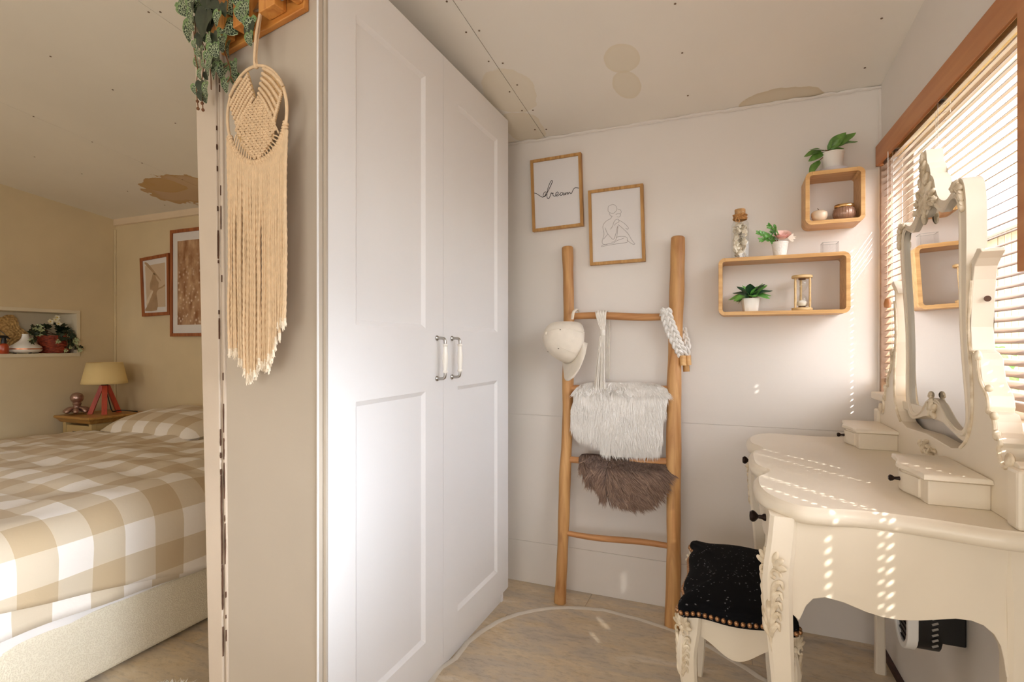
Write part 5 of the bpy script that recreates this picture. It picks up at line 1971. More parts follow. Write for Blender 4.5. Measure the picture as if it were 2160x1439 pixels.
def stool_leg(cx, cy, dx, dy):
    rows = [(zt, 0, 1.0), (zt - .04, .3, 1.05), (zt - .09, .75, 1.05), (zt - .15, .55, .92), (zt - .22, .1, .74), (zt - .28, -.1, .62), (.03, .3, .60), (0, .55, .62)]
    P = smooth_path(rows, 4)
    mb = MB(); vs, fs = [], []
    for p in P:
        ww = .045 * p.z / 2
        x, y = cx + dx * p.y * .022, cy + dy * p.y * .022
        b_ = ww * .3
        vs += [V((x + u, y + v_, max(0, p.x))) for u, v_ in [(-ww, -ww + b_), (-ww + b_, -ww), (ww - b_, -ww), (ww, -ww + b_), (ww, ww - b_), (ww - b_, ww), (-ww + b_, ww), (-ww, ww - b_)]]
    for i in range(len(P) - 1):
        for k in range(8):
            l = (k + 1) % 8
            fs.append((i * 8 + k, i * 8 + l, (i + 1) * 8 + l, (i + 1) * 8 + k))
    fs.append(list(range(8))); fs.append([(len(P) - 1) * 8 + k for k in range(8)][::-1])
    obj('leg', mb.add(vs, fs), M_IVORY, sto, smooth=40)


for cx, dx in ((SX0 + .034, -1), (SX1 - .034, 1)):
    for cy, dy in ((SY0 + .036, -1), (SY1 - .036, 1)):
        stool_leg(cx, cy, dx * .7, dy * .7)
        o = V((cx + dx * .020, cy + dy * .020, zt - .030))
        carved_knee(sto, o, (dx, dy, 0), (-dy * 1.0, dx * 1.0, 0), .95)

# ------------------------------------------------------------------ heater plugged in under the table
hc = V((XR(1.62) - .001, 1.60, .40))
q0 = onX(1905, 1325, .41); q1 = onX(1930, 1385, .41)
hy_ = 1.585
hz0, hz1 = .335, .480
hea = thing('plug_in_heater', 'small black fan heater with a white oval ring under the dressing table', 'heater', (.47, hy_, hz0))
hxf = .405
ya, yb = hy_ - .060, hy_ + .060


def stadium(hw_, hh, X, n=10, cy=None, cz=None):
    cy = cy if cy is not None else (ya + yb) / 2
    cz = cz if cz is not None else (hz0 + hz1) / 2
    r = min(hw_, hh)
    pts = []
    for k in range(2 * n):
        a = PI * 2 * k / (2 * n)
        c_, s_ = math.cos(a), math.sin(a)
        pts.append(V((X, cy + (hw_ - r) * (1 if c_ > 0 else -1) + r * c_, cz + (hh - r) * (1 if s_ > 0 else -1) + r * s_)))
    return pts


obj('body', MB().prism(stadium(.056, .075, hxf), (.055, 0, 0)), M_PLASTIC, hea, smooth=30)
obj('wall_plug', MB().box(.459, XR(hy_) - .0005, hy_ - .03, hy_ + .03, .36, .45), M_PLASTIC, hea, bevel=.004)
obj('white_ring', MB().ring(stadium(.060, .080, hxf - .014, 12), stadium(.046, .065, hxf - .014, 12), (.022, 0, 0)), M_WHITEP, hea, smooth=30, label='white plastic ring', bevel=.002)
obj('grille', MB().prism(stadium(.046, .065, hxf - .006), (.004, 0, 0)), mat('dark_grille', srgb(60, 44, 40), .5, .5, 300), hea)
for k in range(9):
    z = .345 + k * .014
    obj('grille_bar', MB().box(hxf - .009, hxf - .006, hy_ - .034, hy_ + .034, z, z + .004), M_PLASTIC, hea)
for k in range(7):
    z = .365 + k * .013
    obj('vent_slot', MB().obox((.445, ya + .0035, z), (.006, 0, .003), (0, .0006, 0), (-.001, 0, .0022)), mat('vent_grey', srgb(150, 146, 140), .4) if k == 0 else bpy.data.materials['vent_grey'], hea)

# ------------------------------------------------------------------ flat mat on the floor
rim_px = [(905, 1437), (958, 1387), (985, 1352), (1045, 1312), (1105, 1290), (1180, 1281), (1262, 1284), (1330, 1300), (1401, 1322), (1483, 1355), (1529, 1382), (1572, 1406), (1608, 1430)]
rim = [onZ(x, y, .004) for x, y in rim_px]
c_ = V((-.16, 1.20, 0))
rim2 = [rim[-1] + V((.06, -.10, 0)), V((.16, 1.30, .004)), V((.17, 1.10, .004)), V((.06, .92, .004)), V((-.14, .80, .004)), V((-.40, .80, .004)), V((-.62, .95, .004)), V((-.72, 1.15, .004))]
loop = resample(smooth_path(rim + rim2, 5, closed=True), 110)
loop = [V((p.x + random.uniform(-.002, .002), p.y + random.uniform(-.002, .002), 0)) for p in loop]
cen = sum(loop, V((0, 0, 0))) / len(loop)
mb = MB(); vs, fs = [], []
n = len(loop)
for k, z in ((1.0, .0005), (.995, .005), (.975, .0085), (.95, .0075), (.90, .006), (.80, .006)):
    vs += [cen + (p - cen) * k + V((0, 0, z)) for p in loop]
for l in range(5):
    for i in range(n):
        j = (i + 1) % n
        fs.append((l * n + i, l * n + j, (l + 1) * n + j, (l + 1) * n + i))
fs.append([5 * n + i for i in range(n)]); fs.append(list(range(n))[::-1])
mat_t = thing('floor_mat', 'thin rounded mat with the floor\'s stone print between wardrobe and stool', 'mat', cen)
obj('mat_top', mb.add(vs, fs), M_FLOOR, mat_t, smooth='all')
mb = MB(); vs, fs = [], []
for k, z in ((1.006, .0), (1.004, .006), (.990, .0088), (.968, .0088), (.950, .0066)):
    vs += [cen + (p - cen) * (k + .004 * noise.noise(p * 20)) + V((0, 0, z)) for p in loop]
for l in range(4):
    for i in range(n):
        j = (i + 1) % n
        fs.append((l * n + i, l * n + j, (l + 1) * n + j, (l + 1) * n + i))
obj('rim', mb.add(vs, fs), mat('mat_rim', srgb(228, 221, 208), .8, .08, 12, .3, 90), mat_t, smooth='all', label='pale raised rim')
# fluffy rug whose corner shows beside the bed
fr0 = onZ(398, 1440, .02)
rug = thing('fluffy_rug', 'white fluffy rug corner on the floor beside the bed', 'rug', (fr0.x - .05, fr0.y - .22, 0))
rc_ = V((fr0.x + .03, fr0.y - .17, 0))
obj('backing', MB().lathe([(.165, 0), (.165, .006)], rc_, 40), M_SHEET, rug)
vs, fs = [], []
rs = random.Random(3)
for k in range(9000):
    a = rs.uniform(0, 2 * PI); r = .17 * math.sqrt(rs.random())
    p = rc_ + V((math.cos(a) * r, math.sin(a) * r, .004))
    d = V((rs.gauss(0, .5), rs.gauss(0, .5), 1)) + V((math.cos(a), math.sin(a), 0)) * .5 * (r / .165) ** 3
    d = d.normalized(); L_2 = rs.uniform(.018, .032)
    s_ = d.orthogonal().normalized() * .0016
    b0 = len(vs)
    vs += [p - s_, p + s_, p + d * L_2 * .6 + s_ * .8, p + d * L_2 * .6 - s_ * .8, p + d * L_2 + V((rs.gauss(0, .006), rs.gauss(0, .006), -.004))]
    fs += [(b0, b0 + 1, b0 + 2, b0 + 3), (b0 + 3, b0 + 2, b0 + 4)]
mb = MB(); mb.v, mb.f = vs, fs
o = obj('pile', mb, M_FURW, rug); o['kind'] = 'stuff'

# ------------------------------------------------------------------ bed
BX0, BX1, BY0, BY1 = -3.64, -1.89, .25, 2.40
bed = thing('double_bed', 'wide bed with a cream woven upholstered base beside the doorway', 'bed', ((BX0 + BX1) / 2, (BY0 + BY1) / 2, 0))
m_base, t_, b_ = new_mat('woven_cream_cover')
N_, L_ = t_.nodes, t_.links
tc = N_.new('ShaderNodeTexCoord')
wv = N_.new('ShaderNodeTexWave'); wv.inputs['Scale'].default_value = 55; wv.inputs['Distortion'].default_value = 1.5; wv.wave_type = 'BANDS'; wv.bands_direction = 'DIAGONAL'
vo = N_.new('ShaderNodeTexVoronoi'); vo.inputs['Scale'].default_value = 240
L_.new(tc.outputs['Object'], wv.inputs['Vector']); L_.new(tc.outputs['Object'], vo.inputs['Vector'])
r_ = N_.new('ShaderNodeValToRGB')
r_.color_ramp.elements[0].color = c4(srgb(210, 199, 176)); r_.color_ramp.elements[1].color = c4(srgb(228, 220, 200))
L_.new(vo.outputs[0], r_.inputs[0]); r_.color_ramp.elements[1].position = .7
L_.new(r_.outputs[0], b_.inputs['Base Color']); b_.inputs['Roughness'].default_value = .9
bpn = N_.new('ShaderNodeBump'); bpn.inputs['Strength'].default_value = .5; bpn.inputs['Distance'].default_value = .003
L_.new(vo.outputs[0], bpn.inputs['Height']); L_.new(bpn.outputs[0], b_.inputs['Normal'])
obj('base', MB().box(BX0 + .02, BX1 + .02, BY0, BY1, .012, .225), m_base, bed, bevel=.012)
obj('mattress', MB().box(BX0 + .03, BX1 - .01, BY0 + .01, BY1, .226, .46), M_SHEET, bed, bevel=.04)


def duvet_pt(u, v_):
    """u across the bed from the far side to the near side (arc length), v along towards the head"""
    Wt = BX1 - BX0
    y = lerp(BY0 - .02, 2.005, v_)
    hem = lerp(.36, .205, max(0, min(1, (y - .70) / .85)))     # hem height on the near side, dropping to the head
    R = .11
    top = .545
    # path: far drop .25, top width, rounded edge, near drop
    Ld, Lt, La, Ln = .22, Wt - .02, R * PI / 2, top - R - hem
    tot = Ld + Lt + La + Ln
    s = u * tot
    if s < Ld:
        x, z = BX0 - .03, top - (Ld - s)
    elif s < Ld + Lt:
        x, z = BX0 - .03 + (s - Ld) / Lt * (Wt + .03 - R + .035), top
    elif s < Ld + Lt + La:
        a = (s - Ld - Lt) / R
        x, z = BX1 + .040 - R + R * math.sin(a), top - R + R * math.cos(a)
    else:
        x, z = BX1 + .040, top - R - (s - Ld - Lt - La)
    p = V((x, y, z))
    f1 = noise.noise(V((x * 1.6, y * 2.2, 1.3))) * .028
    f2 = noise.noise(V((x * 5.0 + y * 2.5, y * 5.5 - x * 1.5, 7.1))) * .017
    f3 = noise.noise(V((x * 9 + y * 5, y * 15, 2))) * .007
    rise = .018 * math.sin(min(1, max(0, (x - BX0) / Wt)) * PI)
    if s < Ld + Lt:
        p.z += f1 + f2 * 1.3 + f3 + rise
    else:
        k = min(1, (s - Ld - Lt) / (La))
        p.x += (f2 * .9 + .012 * noise.noise(V((y * 6, z * 3, 4.4)))) * k + .012 * k * max(0, (z - .3))
        p.z += (f1 + f2 + rise) * (1 - k)
    return p, (s, y)


mb = MB()
mb.grid(lambda u, v_: duvet_pt(u, v_)[0], 130, 100, lambda u, v_: (duvet_pt(u, v_)[1][0] + .05, duvet_pt(u, v_)[1][1] + .03))
duv = obj('duvet', mb, M_GING, smooth='all', solid=.022, label='beige and white gingham duvet spread over the bed', cat='duvet')
mb = MB()
mb.grid(lambda u, v_: V((BX1 + .018 + .012 * noise.noise(V((v_ * 9, u * 2, 1))), lerp(BY0, 1.60, v_), lerp(.46, lerp(.21, .21, v_) - .012 * math.sin(v_ * 7), u))), 8, 40)
obj('fitted_sheet', mb, M_SHEET, bed, smooth='all')


ORG['duvet'] = ORG[duv.name]
mb = MB()
fold_low = lambda y: lerp(.262, .216, max(0, min(1, (y - .6) / .9)))
mb.grid(lambda u, v_: V((BX1 + .026 + .014 * noise.noise(V((v_ * 8, u * 2, 5))) + .006 * u, lerp(BY0, 1.75, v_), lerp(.44, fold_low(lerp(BY0, 1.75, v_)) - .006 * math.sin(v_ * 9), u))), 8, 40,
        lambda u, v_: (.05 + u * .2 + .03, lerp(BY0, 1.75, v_) + .03))
obj('lower_fold', mb, M_GING, duv, smooth='all', solid=.006)


# pillow at the head
def pillow(cx, cy, cz, hx_, hy_, hz_, label, rotx=.22):
    mb = MB()
    n = 28
    R_ = Matrix.Rotation(rotx, 3, 'X')
    for sgn in (1, -1):
        def fn(u, v_):
            a, b2 = u * 2 - 1, v_ * 2 - 1
            e = max(0, (1 - abs(a) ** 3.2)) * max(0, (1 - abs(b2) ** 3.2))
            h = hz_ * e ** .55
            q = V((a * hx_ * (1 - .05 * b2 * b2), b2 * hy_ * (1 - .05 * a * a), sgn * h + .012 * noise.noise(V((a * 2.2 + cx, b2 * 2.4, 3.1 * sgn))) * e))
            return V((cx, cy, cz)) + R_ @ q
        mb.grid(fn, n, n, lambda u, v_: (u * hx_ * 2 * .95 + .09, v_ * hy_ * 2 * .95 + .05))
    return obj('pillow', mb, M_GING, smooth='all', label=label, cat='pillow')


pillow(-3.08, 2.215, .585, .41, .235, .098, 'gingham pillow at the head of the bed near the nightstand', .10)

# ------------------------------------------------------------------ nightstand, lamp, ornament
NX0, NX1, NYa, NYb, NZ = -4.07, -3.70, 2.06, 2.43, .615
nst = thing('nightstand', 'honey pine nightstand in the bedroom corner beside the bed', 'nightstand', ((NX0 + NX1) / 2, (NYa + NYb) / 2, 0))
m_yel = mat('painted_pine', srgb(206, 180, 128), .5, .08, 6)
mb = MB(); vs, fs = [], []
for z, d in ((NZ - .045, .028), (NZ - .038, .022), (NZ - .026, .014), (NZ - .018, .006), (NZ - .014, 0), (NZ - .004, 0), (NZ, .003)):
    vs += [V((NX0 + d, NYa + d, z)), V((NX1 - d, NYa + d, z)), V((NX1 - d, NYb - d, z)), V((NX0 + d, NYb - d, z))]
for l in range(6):
    for i in range(4):
        j = (i + 1) % 4
        fs.append((l * 4 + i, l * 4 + j, l * 4 + 4 + j, l * 4 + 4 + i))
fs.append((3, 2, 1, 0)); fs.append((24, 25, 26, 27))
obj('top', mb.add(vs, fs), M_HONEY, nst, bevel=.0015)
for x in (NX0 + .035, NX1 - .065):
    for y in (NYa + .035, NYb - .065):
        obj('post', MB().box(x, x + .03, y, y + .03, 0, NZ - .045), m_yel, nst, bevel=.002)
for a in ((NX0 + .040, NX0 + .05, NYa + .065, NYb - .065), (NX1 - .05, NX1 - .040, NYa + .065, NYb - .065)):
    obj('side_panel', MB().box(*a, .08, NZ - .045), m_yel, nst)
obj('back_panel', MB().box(NX0 + .065, NX1 - .065, NYb - .05, NYb - .04, .08, NZ - .045), m_yel, nst)
for z0, z1 in ((.36, .555), (.12, .34)):
    d = obj('drawer', MB().box(NX0 + .067, NX1 - .067, NYa + .038, NYb - .07, z0, z1), m_yel, nst, bevel=.002)
    obj('pull', MB().tube(smooth_path([(-3.925, NYa + .038, z1 - .055), (-3.925, NYa + .020, z1 - .06), (-3.885, NYa + .018, z1 - .064), (-3.845, NYa + .020, z1 - .06), (-3.845, NYa + .038, z1 - .055)], 4), .006, 8), M_PLASTIC, d, smooth=True)
    obj('pull_plate', MB().box(-3.932, -3.838, NYa + .0355, NYa + .038, z1 - .075, z1 - .04), M_PLASTIC, d)
# lamp
lp = V((-3.872, 2.252, NZ))
lamp = thing('table_lamp', 'table lamp with cream shade and red wooden tripod legs on the nightstand', 'lamp', lp)
apx = lp + V((0, 0, .188))
for k, a in enumerate((-2.25, -.55, 1.3)):
    ft = lp + V((math.cos(a) * .078, math.sin(a) * .078, .0))
    d = (apx - ft)
    mid = (apx + ft) / 2 + V((0, 0, .0))
    az = d / 2
    ax_ = V((-math.sin(a), math.cos(a), 0)) * .015
    ay = d.cross(ax_).normalized() * .0085
    base4 = [ft + (ax_ * i + V((math.cos(a), math.sin(a), 0)) * .014 * j) for i, j in ((-1, -1), (1, -1), (1, 1), (-1, 1))]
    top4 = [apx + V((math.cos(a), math.sin(a), 0)) * .014 + (ax_ * i + V((math.cos(a), math.sin(a), 0)) * .012 * j) for i, j in ((-1, -1), (1, -1), (1, 1), (-1, 1))]
    obj('leg', MB().add(base4 + top4, [(3, 2, 1, 0), (4, 5, 6, 7), (0, 1, 5, 4), (1, 2, 6, 5), (2, 3, 7, 6), (3, 0, 4, 7)]), M_REDWOOD, lamp, bevel=.001)
obj('collar', MB().lathe([(.020, 0), (.020, .012), (.014, .016), (.014, .05)], apx - V((0, 0, .004)), 16), M_PLASTIC, lamp, smooth=True)
m_shade, t_, b_ = new_mat('cream_lampshade')
b_.inputs['Base Color'].default_value = c4(srgb(232, 208, 150)); b_.inputs['Roughness'].default_value = .9
shade = MB().lathe([(.128, .0), (.124, .02), (.098, .140)], apx + V((0, 0, .012)), 40, caps=False)
obj('lamp_shade', shade, m_shade, lamp, smooth='all', solid=.002)
cp = [lp + V((.01, .01, .13)), lp + V((.02, .02, .06)), lp + V((.03, .03, .012)), lp + V((.09, .03, .020)), V((lp.x + .13, 2.30, NZ + .02)), V((lp.x + .165, 2.36, NZ + .006))]
obj('power_cord', MB().tube(smooth_path(cp, 6), .0035, 8), M_PLASTIC, lamp, smooth=True)
# metallic ornament
op = V((-3.995, 2.155, NZ))
orn = thing('metal_ornament', 'pinkish metal ornament of a globe on curled feet on the nightstand', 'ornament', op)
m_pw = mat('pewter', srgb(186, 156, 146), .3, .15, 30, metal=.85)
obj('globe', MB().ball(op + V((0, 0, .108)), (.037, 0, 0), (0, .037, 0), (0, 0, .036), 20, 14), m_pw, orn, smooth='all')
obj('neck', MB().lathe([(.030, .02), (.022, .035), (.020, .05), (.021, .06), (.026, .070), (.02, .08)], op, 20), m_pw, orn, smooth=True)
for k in range(7):
    a = 2 * PI * k / 7 + .3
    d = V((math.cos(a), math.sin(a), 0))
    obj('foot', MB().tube(smooth_path([op + d * .018 + V((0, 0, .036)), op + d * .040 + V((0, 0, .036)), op + d * .060 + V((0, 0, .022)), op + d * .066 + V((0, 0, .012))], 4), [.011, .012, .013, .0135, .014, .0145, .0148, .015, .015, .014, .0135, .012, .010], 10), m_pw, orn, smooth='all')

# ------------------------------------------------------------------ things in the niche
NXC = -4.185
nb = lambda px: onX(px, 744, NXC)
# diffuser
dp = V((NXC + .03, onX(54, 742, NXC + .03).y, NZ0))
dif = thing('scent_diffuser', 'white teardrop scent diffuser with a copper band in the wall niche', 'diffuser', dp)
obj('base', MB().lathe([(.05, .004), (.075, .012), (.082, .022), (.083, .026)], dp, 32), M_CERAM, dif, smooth=True)
obj('band', MB().lathe([(.0832, .026), (.0835, .031), (.0832, .034)], dp, 32), mat('copper', srgb(196, 132, 100), .3, .1, 40, metal=.9), dif, smooth=True)
obj('cover', MB().lathe([(.0825, .034), (.076, .046), (.055, .062), (.034, .078), (.022, .096), (.017, .116), (.019, .124)], dp, 32), M_CERAM, dif, smooth=True)
for a in (0, 2.1, 4.2):
    obj('foot', MB().lathe([(.008, 0), (.01, .008)], dp + V((math.cos(a) * .05, math.sin(a) * .05, 0)), 10), M_PLASTIC, dif)
# spray bottle
sp_ = V((NXC + .045, onX(8, 745, NXC + .045).y, NZ0))
spr = thing('spray_bottle', 'small amber spray bottle with a black trigger in the wall niche', 'spray bottle', sp_)
obj('bottle', MB().lathe([(.022, 0), (.024, .003), (.024, .050), (.020, .058), (.011, .064)], sp_, 20), mat('amber_bottle', srgb(170, 70, 36), .2, .1), spr, smooth=True)
obj('pump', MB().lathe([(.013, .064), (.014, .080), (.011, .088), (.011, .098)], sp_, 16), M_PLASTIC, spr, smooth=True)
obj('trigger', MB().prism([sp_ + V((-.008, -.026, .098)), sp_ + V((-.008, .018, .096)), sp_ + V((-.008, .034, .090)), sp_ + V((-.008, .014, .112)), sp_ + V((-.008, -.020, .114))], (.016, 0, 0)), M_PLASTIC, spr, bevel=.002)
obj('lever', MB().tube(smooth_path([sp_ + V((0, -.020, .098)), sp_ + V((0, -.026, .085)), sp_ + V((0, -.022, .072))], 3), .004, 8), M_PLASTIC, spr, smooth=True)
# woven star hanging leaning at the back of the niche
wp = V((-4.268, onX(3, 720, -4.265).y, NZ0))
wov = thing('woven_star', 'beige crocheted star decoration leaning in the wall niche', 'wall decoration', wp)
pts = []
for k in range(60):
    a = 2 * PI * k / 60
    r = .118 * (1 + .14 * math.cos(5 * a + .5)) + .003 * math.sin(k * 2.9)
    pts.append(wp + V((.008 - .02 * (math.sin(a) < 0) * -math.sin(a) * .6, math.cos(a) * r, .125 + math.sin(a) * r * .98)))
m_croc = mat('crochet_cord', srgb(214, 178, 118), .9, .35, 70, .5, 160, col2=srgb(150, 112, 62))
obj('net', MB().prism(pts, (.006, 0, 0)), m_croc, wov)
cc = wp + V((.012, 0, .125))
for k in range(5):
    r = .030 + .018 * k
    ring = [cc + V((0, math.cos(a * PI / 18) * r * (1 + .13 * math.cos(5 * a * PI / 18 + .5)), math.sin(a * PI / 18) * r * (1 + .13 * math.cos(5 * a * PI / 18 + .5)))) for a in range(36)]
    obj('crochet_round', MB().tube(ring, .0045, 6, closed=True), m_croc, wov, smooth=True)
obj('hoop', MB().tube([cc + V((.012, math.cos(a * PI / 18) * .05 - .035, math.sin(a * PI / 18) * .05 - .03)) for a in range(36)], .003, 8, closed=True), M_CHROME, wov, smooth=True)

# ivy basket
bk = V((NXC + .015, onX(115, 744, NXC + .015).y, NZ0))
bas = thing('ivy_basket', 'red-brown wicker basket of ivy with white flowers in the wall niche', 'plant', bk)
m_wick = mat('wicker', srgb(168, 74, 44), .6, .4, 60, col2=srgb(104, 36, 24))
mb = MB()
obj('liner', MB().lathe([(.066, .002), (.086, .118)], bk, 30), mat('basket_liner', srgb(110, 46, 30), .8), bas)
rows = 13
for k in range(rows):
    z = .006 + k * .0088
    r = lerp(.070, .090, k / rows)
    pts = [bk + V((math.cos(a * PI / 24) * (r + .003 * math.sin(a * 2 * 1.0 * PI / 4 + k * PI)), math.sin(a * PI / 24) * (r + .003 * math.sin(a * 2 * PI / 4 + k * PI)), z + .0015 * math.sin(a * .9 + k))) for a in range(48)]
    obj('wicker_band', MB().tube(pts, .0048, 6, closed=True), m_wick, bas, smooth=True)


def ivy_leaf_mesh():
    pts = [(0, 0), (.006, -.006), (.022, .002), (.012, .012), (.020, .024), (.007, .024), (0, .042), (-.007, .024), (-.020, .024), (-.012, .012), (-.022, .002), (-.006, -.006)]
    mb = MB()
    vs = [V((x, y, .004 * abs(x) / .02)) for x, y in pts] + [V((0, .012, -.001))]
    mb.add(vs, [(i, (i + 1) % 12, 12) for i in range(12)])
    return mb.mesh('leaf', M_IVY, 'all')


me_iv = ivy_leaf_mesh()
me_ivp = ivy_leaf_mesh(); me_ivp.materials[0] = mat('variegated_ivy', srgb(196, 206, 160), .5, .5, 60, col2=srgb(60, 84, 50))
rs = random.Random(21)
top = bk + V((0, 0, .118))
trails = [[(82, 700), (72, 705), (62, 694)], [(80, 704), (74, 715), (62, 720)], [(84, 692), (76, 690), (70, 686)], [(140, 705), (148, 718), (150, 735)], [(150, 715), (158, 728), (166, 742)], [(125, 702), (126, 712), (124, 720)], [(146, 700), (154, 712), (158, 722)], [(150, 700), (160, 725), (170, 732)], [(135, 700), (142, 722), (140, 742)]]
for tr in trails:
    Xd = bk.x + .085
    pts = [top + V((.02, 0, .005))] + [onX(x, y, Xd + .012 * i) for i, (x, y) in enumerate(tr)]
    pth = smooth_path(pts, 5)
    obj('vine', MB().tube(pth, .0016, 5), M_STEM, bas)
    for i, p in enumerate(pth[4::2]):
        if p.y > 2.18 and p.x < -4.07: continue
        d = V((rs.uniform(0, .4), rs.uniform(-1, 1), rs.uniform(-1, .2)))
        inst('leaf', me_iv if rs.random() < .72 else me_ivp, bas, frame_matrix(p, d, (1, rs.uniform(-.5, .5), .4), rs.uniform(.6, .95)))
for k in range(70):
    a = rs.uniform(0, 2 * PI); r = rs.uniform(.02, .105); z = rs.uniform(.0, .075) * (1.15 - r / .12)
    p = top + V((math.cos(a) * r, math.sin(a) * r, z + .002))
    d = V((math.cos(a) + .2, math.sin(a), rs.uniform(-.5, .8)))
    if p.x < -4.22 or (p.y > 2.175 and p.x < -4.06): continue
    inst('leaf', me_iv if rs.random() < .93 else me_ivp, bas, frame_matrix(p, d, V((.8, 0, .8)) + d * .2, rs.uniform(.8, 1.15)))
m_wf = mat('white_flower', srgb(240, 236, 216), .7)
pet = MB().grid(lambda u, v_: V(((v_ - .5) * .016 * math.sin(PI * (u * .9 + .1)) ** .7, u * .019, .006 * u * u)), 5, 4).mesh('petal', m_wf, 'all')
for px, py in ((106, 679), (117, 675), (123, 683), (120, 670)):
    f = onX(px, py, bk.x + .06)
    for k in range(5):
        M = Matrix.Translation(f) @ Matrix.Rotation(PI / 2.6, 4, 'Y') @ Matrix.Rotation(2 * PI * k / 5 + px, 4, 'Z')
        inst('petal', pet, bas, M)
    obj('flower_heart', MB().ball(f + V((.003, 0, .001)), (.004, 0, 0), (0, .004, 0), (0, 0, .004), 8, 5), mat('flower_yellow', srgb(220, 196, 90), .7) if px == 106 else bpy.data.materials['flower_yellow'], bas)

# ------------------------------------------------------------------ bedroom pictures
YB = 2.425
m_sep = mat('sepia_print', srgb(214, 190, 160), .6, .15, 3)
cs = [onY(294, 545, YB), onY(355, 533.5, YB), onY(357, 664, YB), onY(299, 668, YB)]
fA, inA = print_frame('framed_photo', 'small sepia photo of a person in a hat, wooden frame, bedroom wall', cs, .024, .022, M_BEDFRAME, cat='picture')
ph = [inA[0].lerp(inA[2], .10), inA[1].lerp(inA[3], .10), inA[2].lerp(inA[0], .10), inA[3].lerp(inA[1], .10)]
obj('photograph', MB().prism([p + V((0, .0065, 0)) for p in ph], (0, .0012, 0)), m_sep, fA)
S3 = 160 / 590.0


def flat_shape(parent, name, polys, m, Y):
    for poly in polys:
        pts = smooth_path([onY(270 + x * S3, 340 + y * S3, Y) for x, y in poly], 2, closed=True)
        obj(name, MB().prism(pts, (0, .0003, 0)), m, parent)


flat_shape(fA, 'printed_figure', [[(195, 870), (210, 880), (222, 920), (240, 945), (236, 985), (270, 970), (284, 958), (288, 970), (262, 988), (236, 1000), (222, 1030), (230, 1090), (224, 1160), (140, 1166), (136, 1150), (160, 1110), (185, 1030), (188, 1000), (172, 1000), (172, 950), (184, 915)]], mat('sepia_dark', srgb(178, 146, 112), .6, .2, 12), YB + .0064)
flat_shape(fA, 'printed_shade', [[(128, 790), (150, 792), (200, 850), (255, 925), (250, 930), (190, 865), (140, 810)]], mat('sepia_mid', srgb(184, 152, 118), .6, .1), YB + .0064)
flat_shape(fA, 'printed_light', [[(186, 1010), (194, 1020), (160, 1100), (142, 1120), (148, 1080)]], mat('sepia_pale', srgb(232, 214, 190), .6), YB + .0063)
tl = onY(358, 486, YB); bl = onY(360, 710, YB)
cs = [tl, V((tl.x + .50, YB, tl.z)), V((tl.x + .50, YB, bl.z)), V((tl.x, YB, bl.z))]
m_mead, t_, b_ = new_mat('meadow_print')
N_, L_ = t_.nodes, t_.links
tc = N_.new('ShaderNodeTexCoord')
n1 = N_.new('ShaderNodeTexNoise'); n1.inputs['Scale'].default_value = 14; n1.inputs['Detail'].default_value = 3
mp_ = N_.new('ShaderNodeMapping'); mp_.inputs['Scale'].default_value = (1.6, 1, .7)
L_.new(tc.outputs['Object'], mp_.inputs[0]); L_.new(mp_.outputs[0], n1.inputs['Vector'])
r_ = N_.new('ShaderNodeValToRGB')
r_.color_ramp.elements[0].position = .35; r_.color_ramp.elements[0].color = c4(srgb(140, 86, 48)); r_.color_ramp.elements[1].position = .68; r_.color_ramp.elements[1].color = c4(srgb(206, 168, 130))
L_.new(n1.outputs[0], r_.inputs[0])
vo = N_.new('ShaderNodeTexVoronoi'); vo.inputs['Scale'].default_value = 34; L_.new(tc.outputs['Object'], vo.inputs['Vector'])
r2 = N_.new('ShaderNodeValToRGB'); r2.color_ramp.elements[0].position = .16; r2.color_ramp.elements[0].color = (.8, .8, .8, 1); r2.color_ramp.elements[1].position = .36; r2.color_ramp.elements[1].color = (0, 0, 0, 1)
L_.new(vo.outputs[0], r2.inputs[0])
sp3 = N_.new('ShaderNodeSeparateXYZ'); L_.new(tc.outputs['Object'], sp3.inputs[0])
r3 = N_.new('ShaderNodeMapRange'); r3.inputs[1].default_value = .62; r3.inputs[2].default_value = .30; L_.new(sp3.outputs[2], r3.inputs[0])
mm_ = N_.new('ShaderNodeMath'); mm_.operation = 'MULTIPLY'; L_.new(r2.outputs[0], mm_.inputs[0]); L_.new(r3.outputs[0], mm_.inputs[1])
mx_ = N_.new('ShaderNodeMix'); mx_.data_type = 'RGBA'; L_.new(mm_.outputs[0], mx_.inputs[0]); L_.new(r_.outputs[0], mx_.inputs[6]); mx_.inputs[7].default_value = c4(srgb(236, 214, 190))
L_.new(mx_.outputs[2], b_.inputs['Base Color']); b_.inputs['Roughness'].default_value = .5
fB, inB = print_frame('framed_photo', 'large sepia meadow photo in a wooden frame partly behind the door post', cs, .024, .022, M_BEDFRAME, cat='picture')
ph = [inB[0] + V((.045, 0, -.055)), inB[1] + V((-.045, 0, -.055)), inB[2] + V((-.045, 0, .055)), inB[3] + V((.045, 0, .055))]
obj('photograph', MB().prism([p + V((0, .0065, 0)) for p in ph], (0, .0012, 0)), m_mead, fB)

# ------------------------------------------------------------------ rack, macrame and vine on the partition end
# wooden rack with upright slats and fold-down metal hooks, seen from below
rk0 = onV(478, 98, PA + pn * .001, PB + pn * .001); rk1 = onV(652, 26, PA + pn * .001, PB + pn * .001)
zb = 1.825
rack = thing('wall_rack', 'pine rack with upright slats and folding grey hooks above the macrame hanging', 'coat rack', (rk0 + rk1) / 2 + pn * .02)
L0 = (rk1 - rk0).dot(pv)


def rk(u, out, z):
    b_ = PA + pv * ((rk0 - PA).dot(pv) + u) + pn * out
    return V((b_.x, b_.y, z))


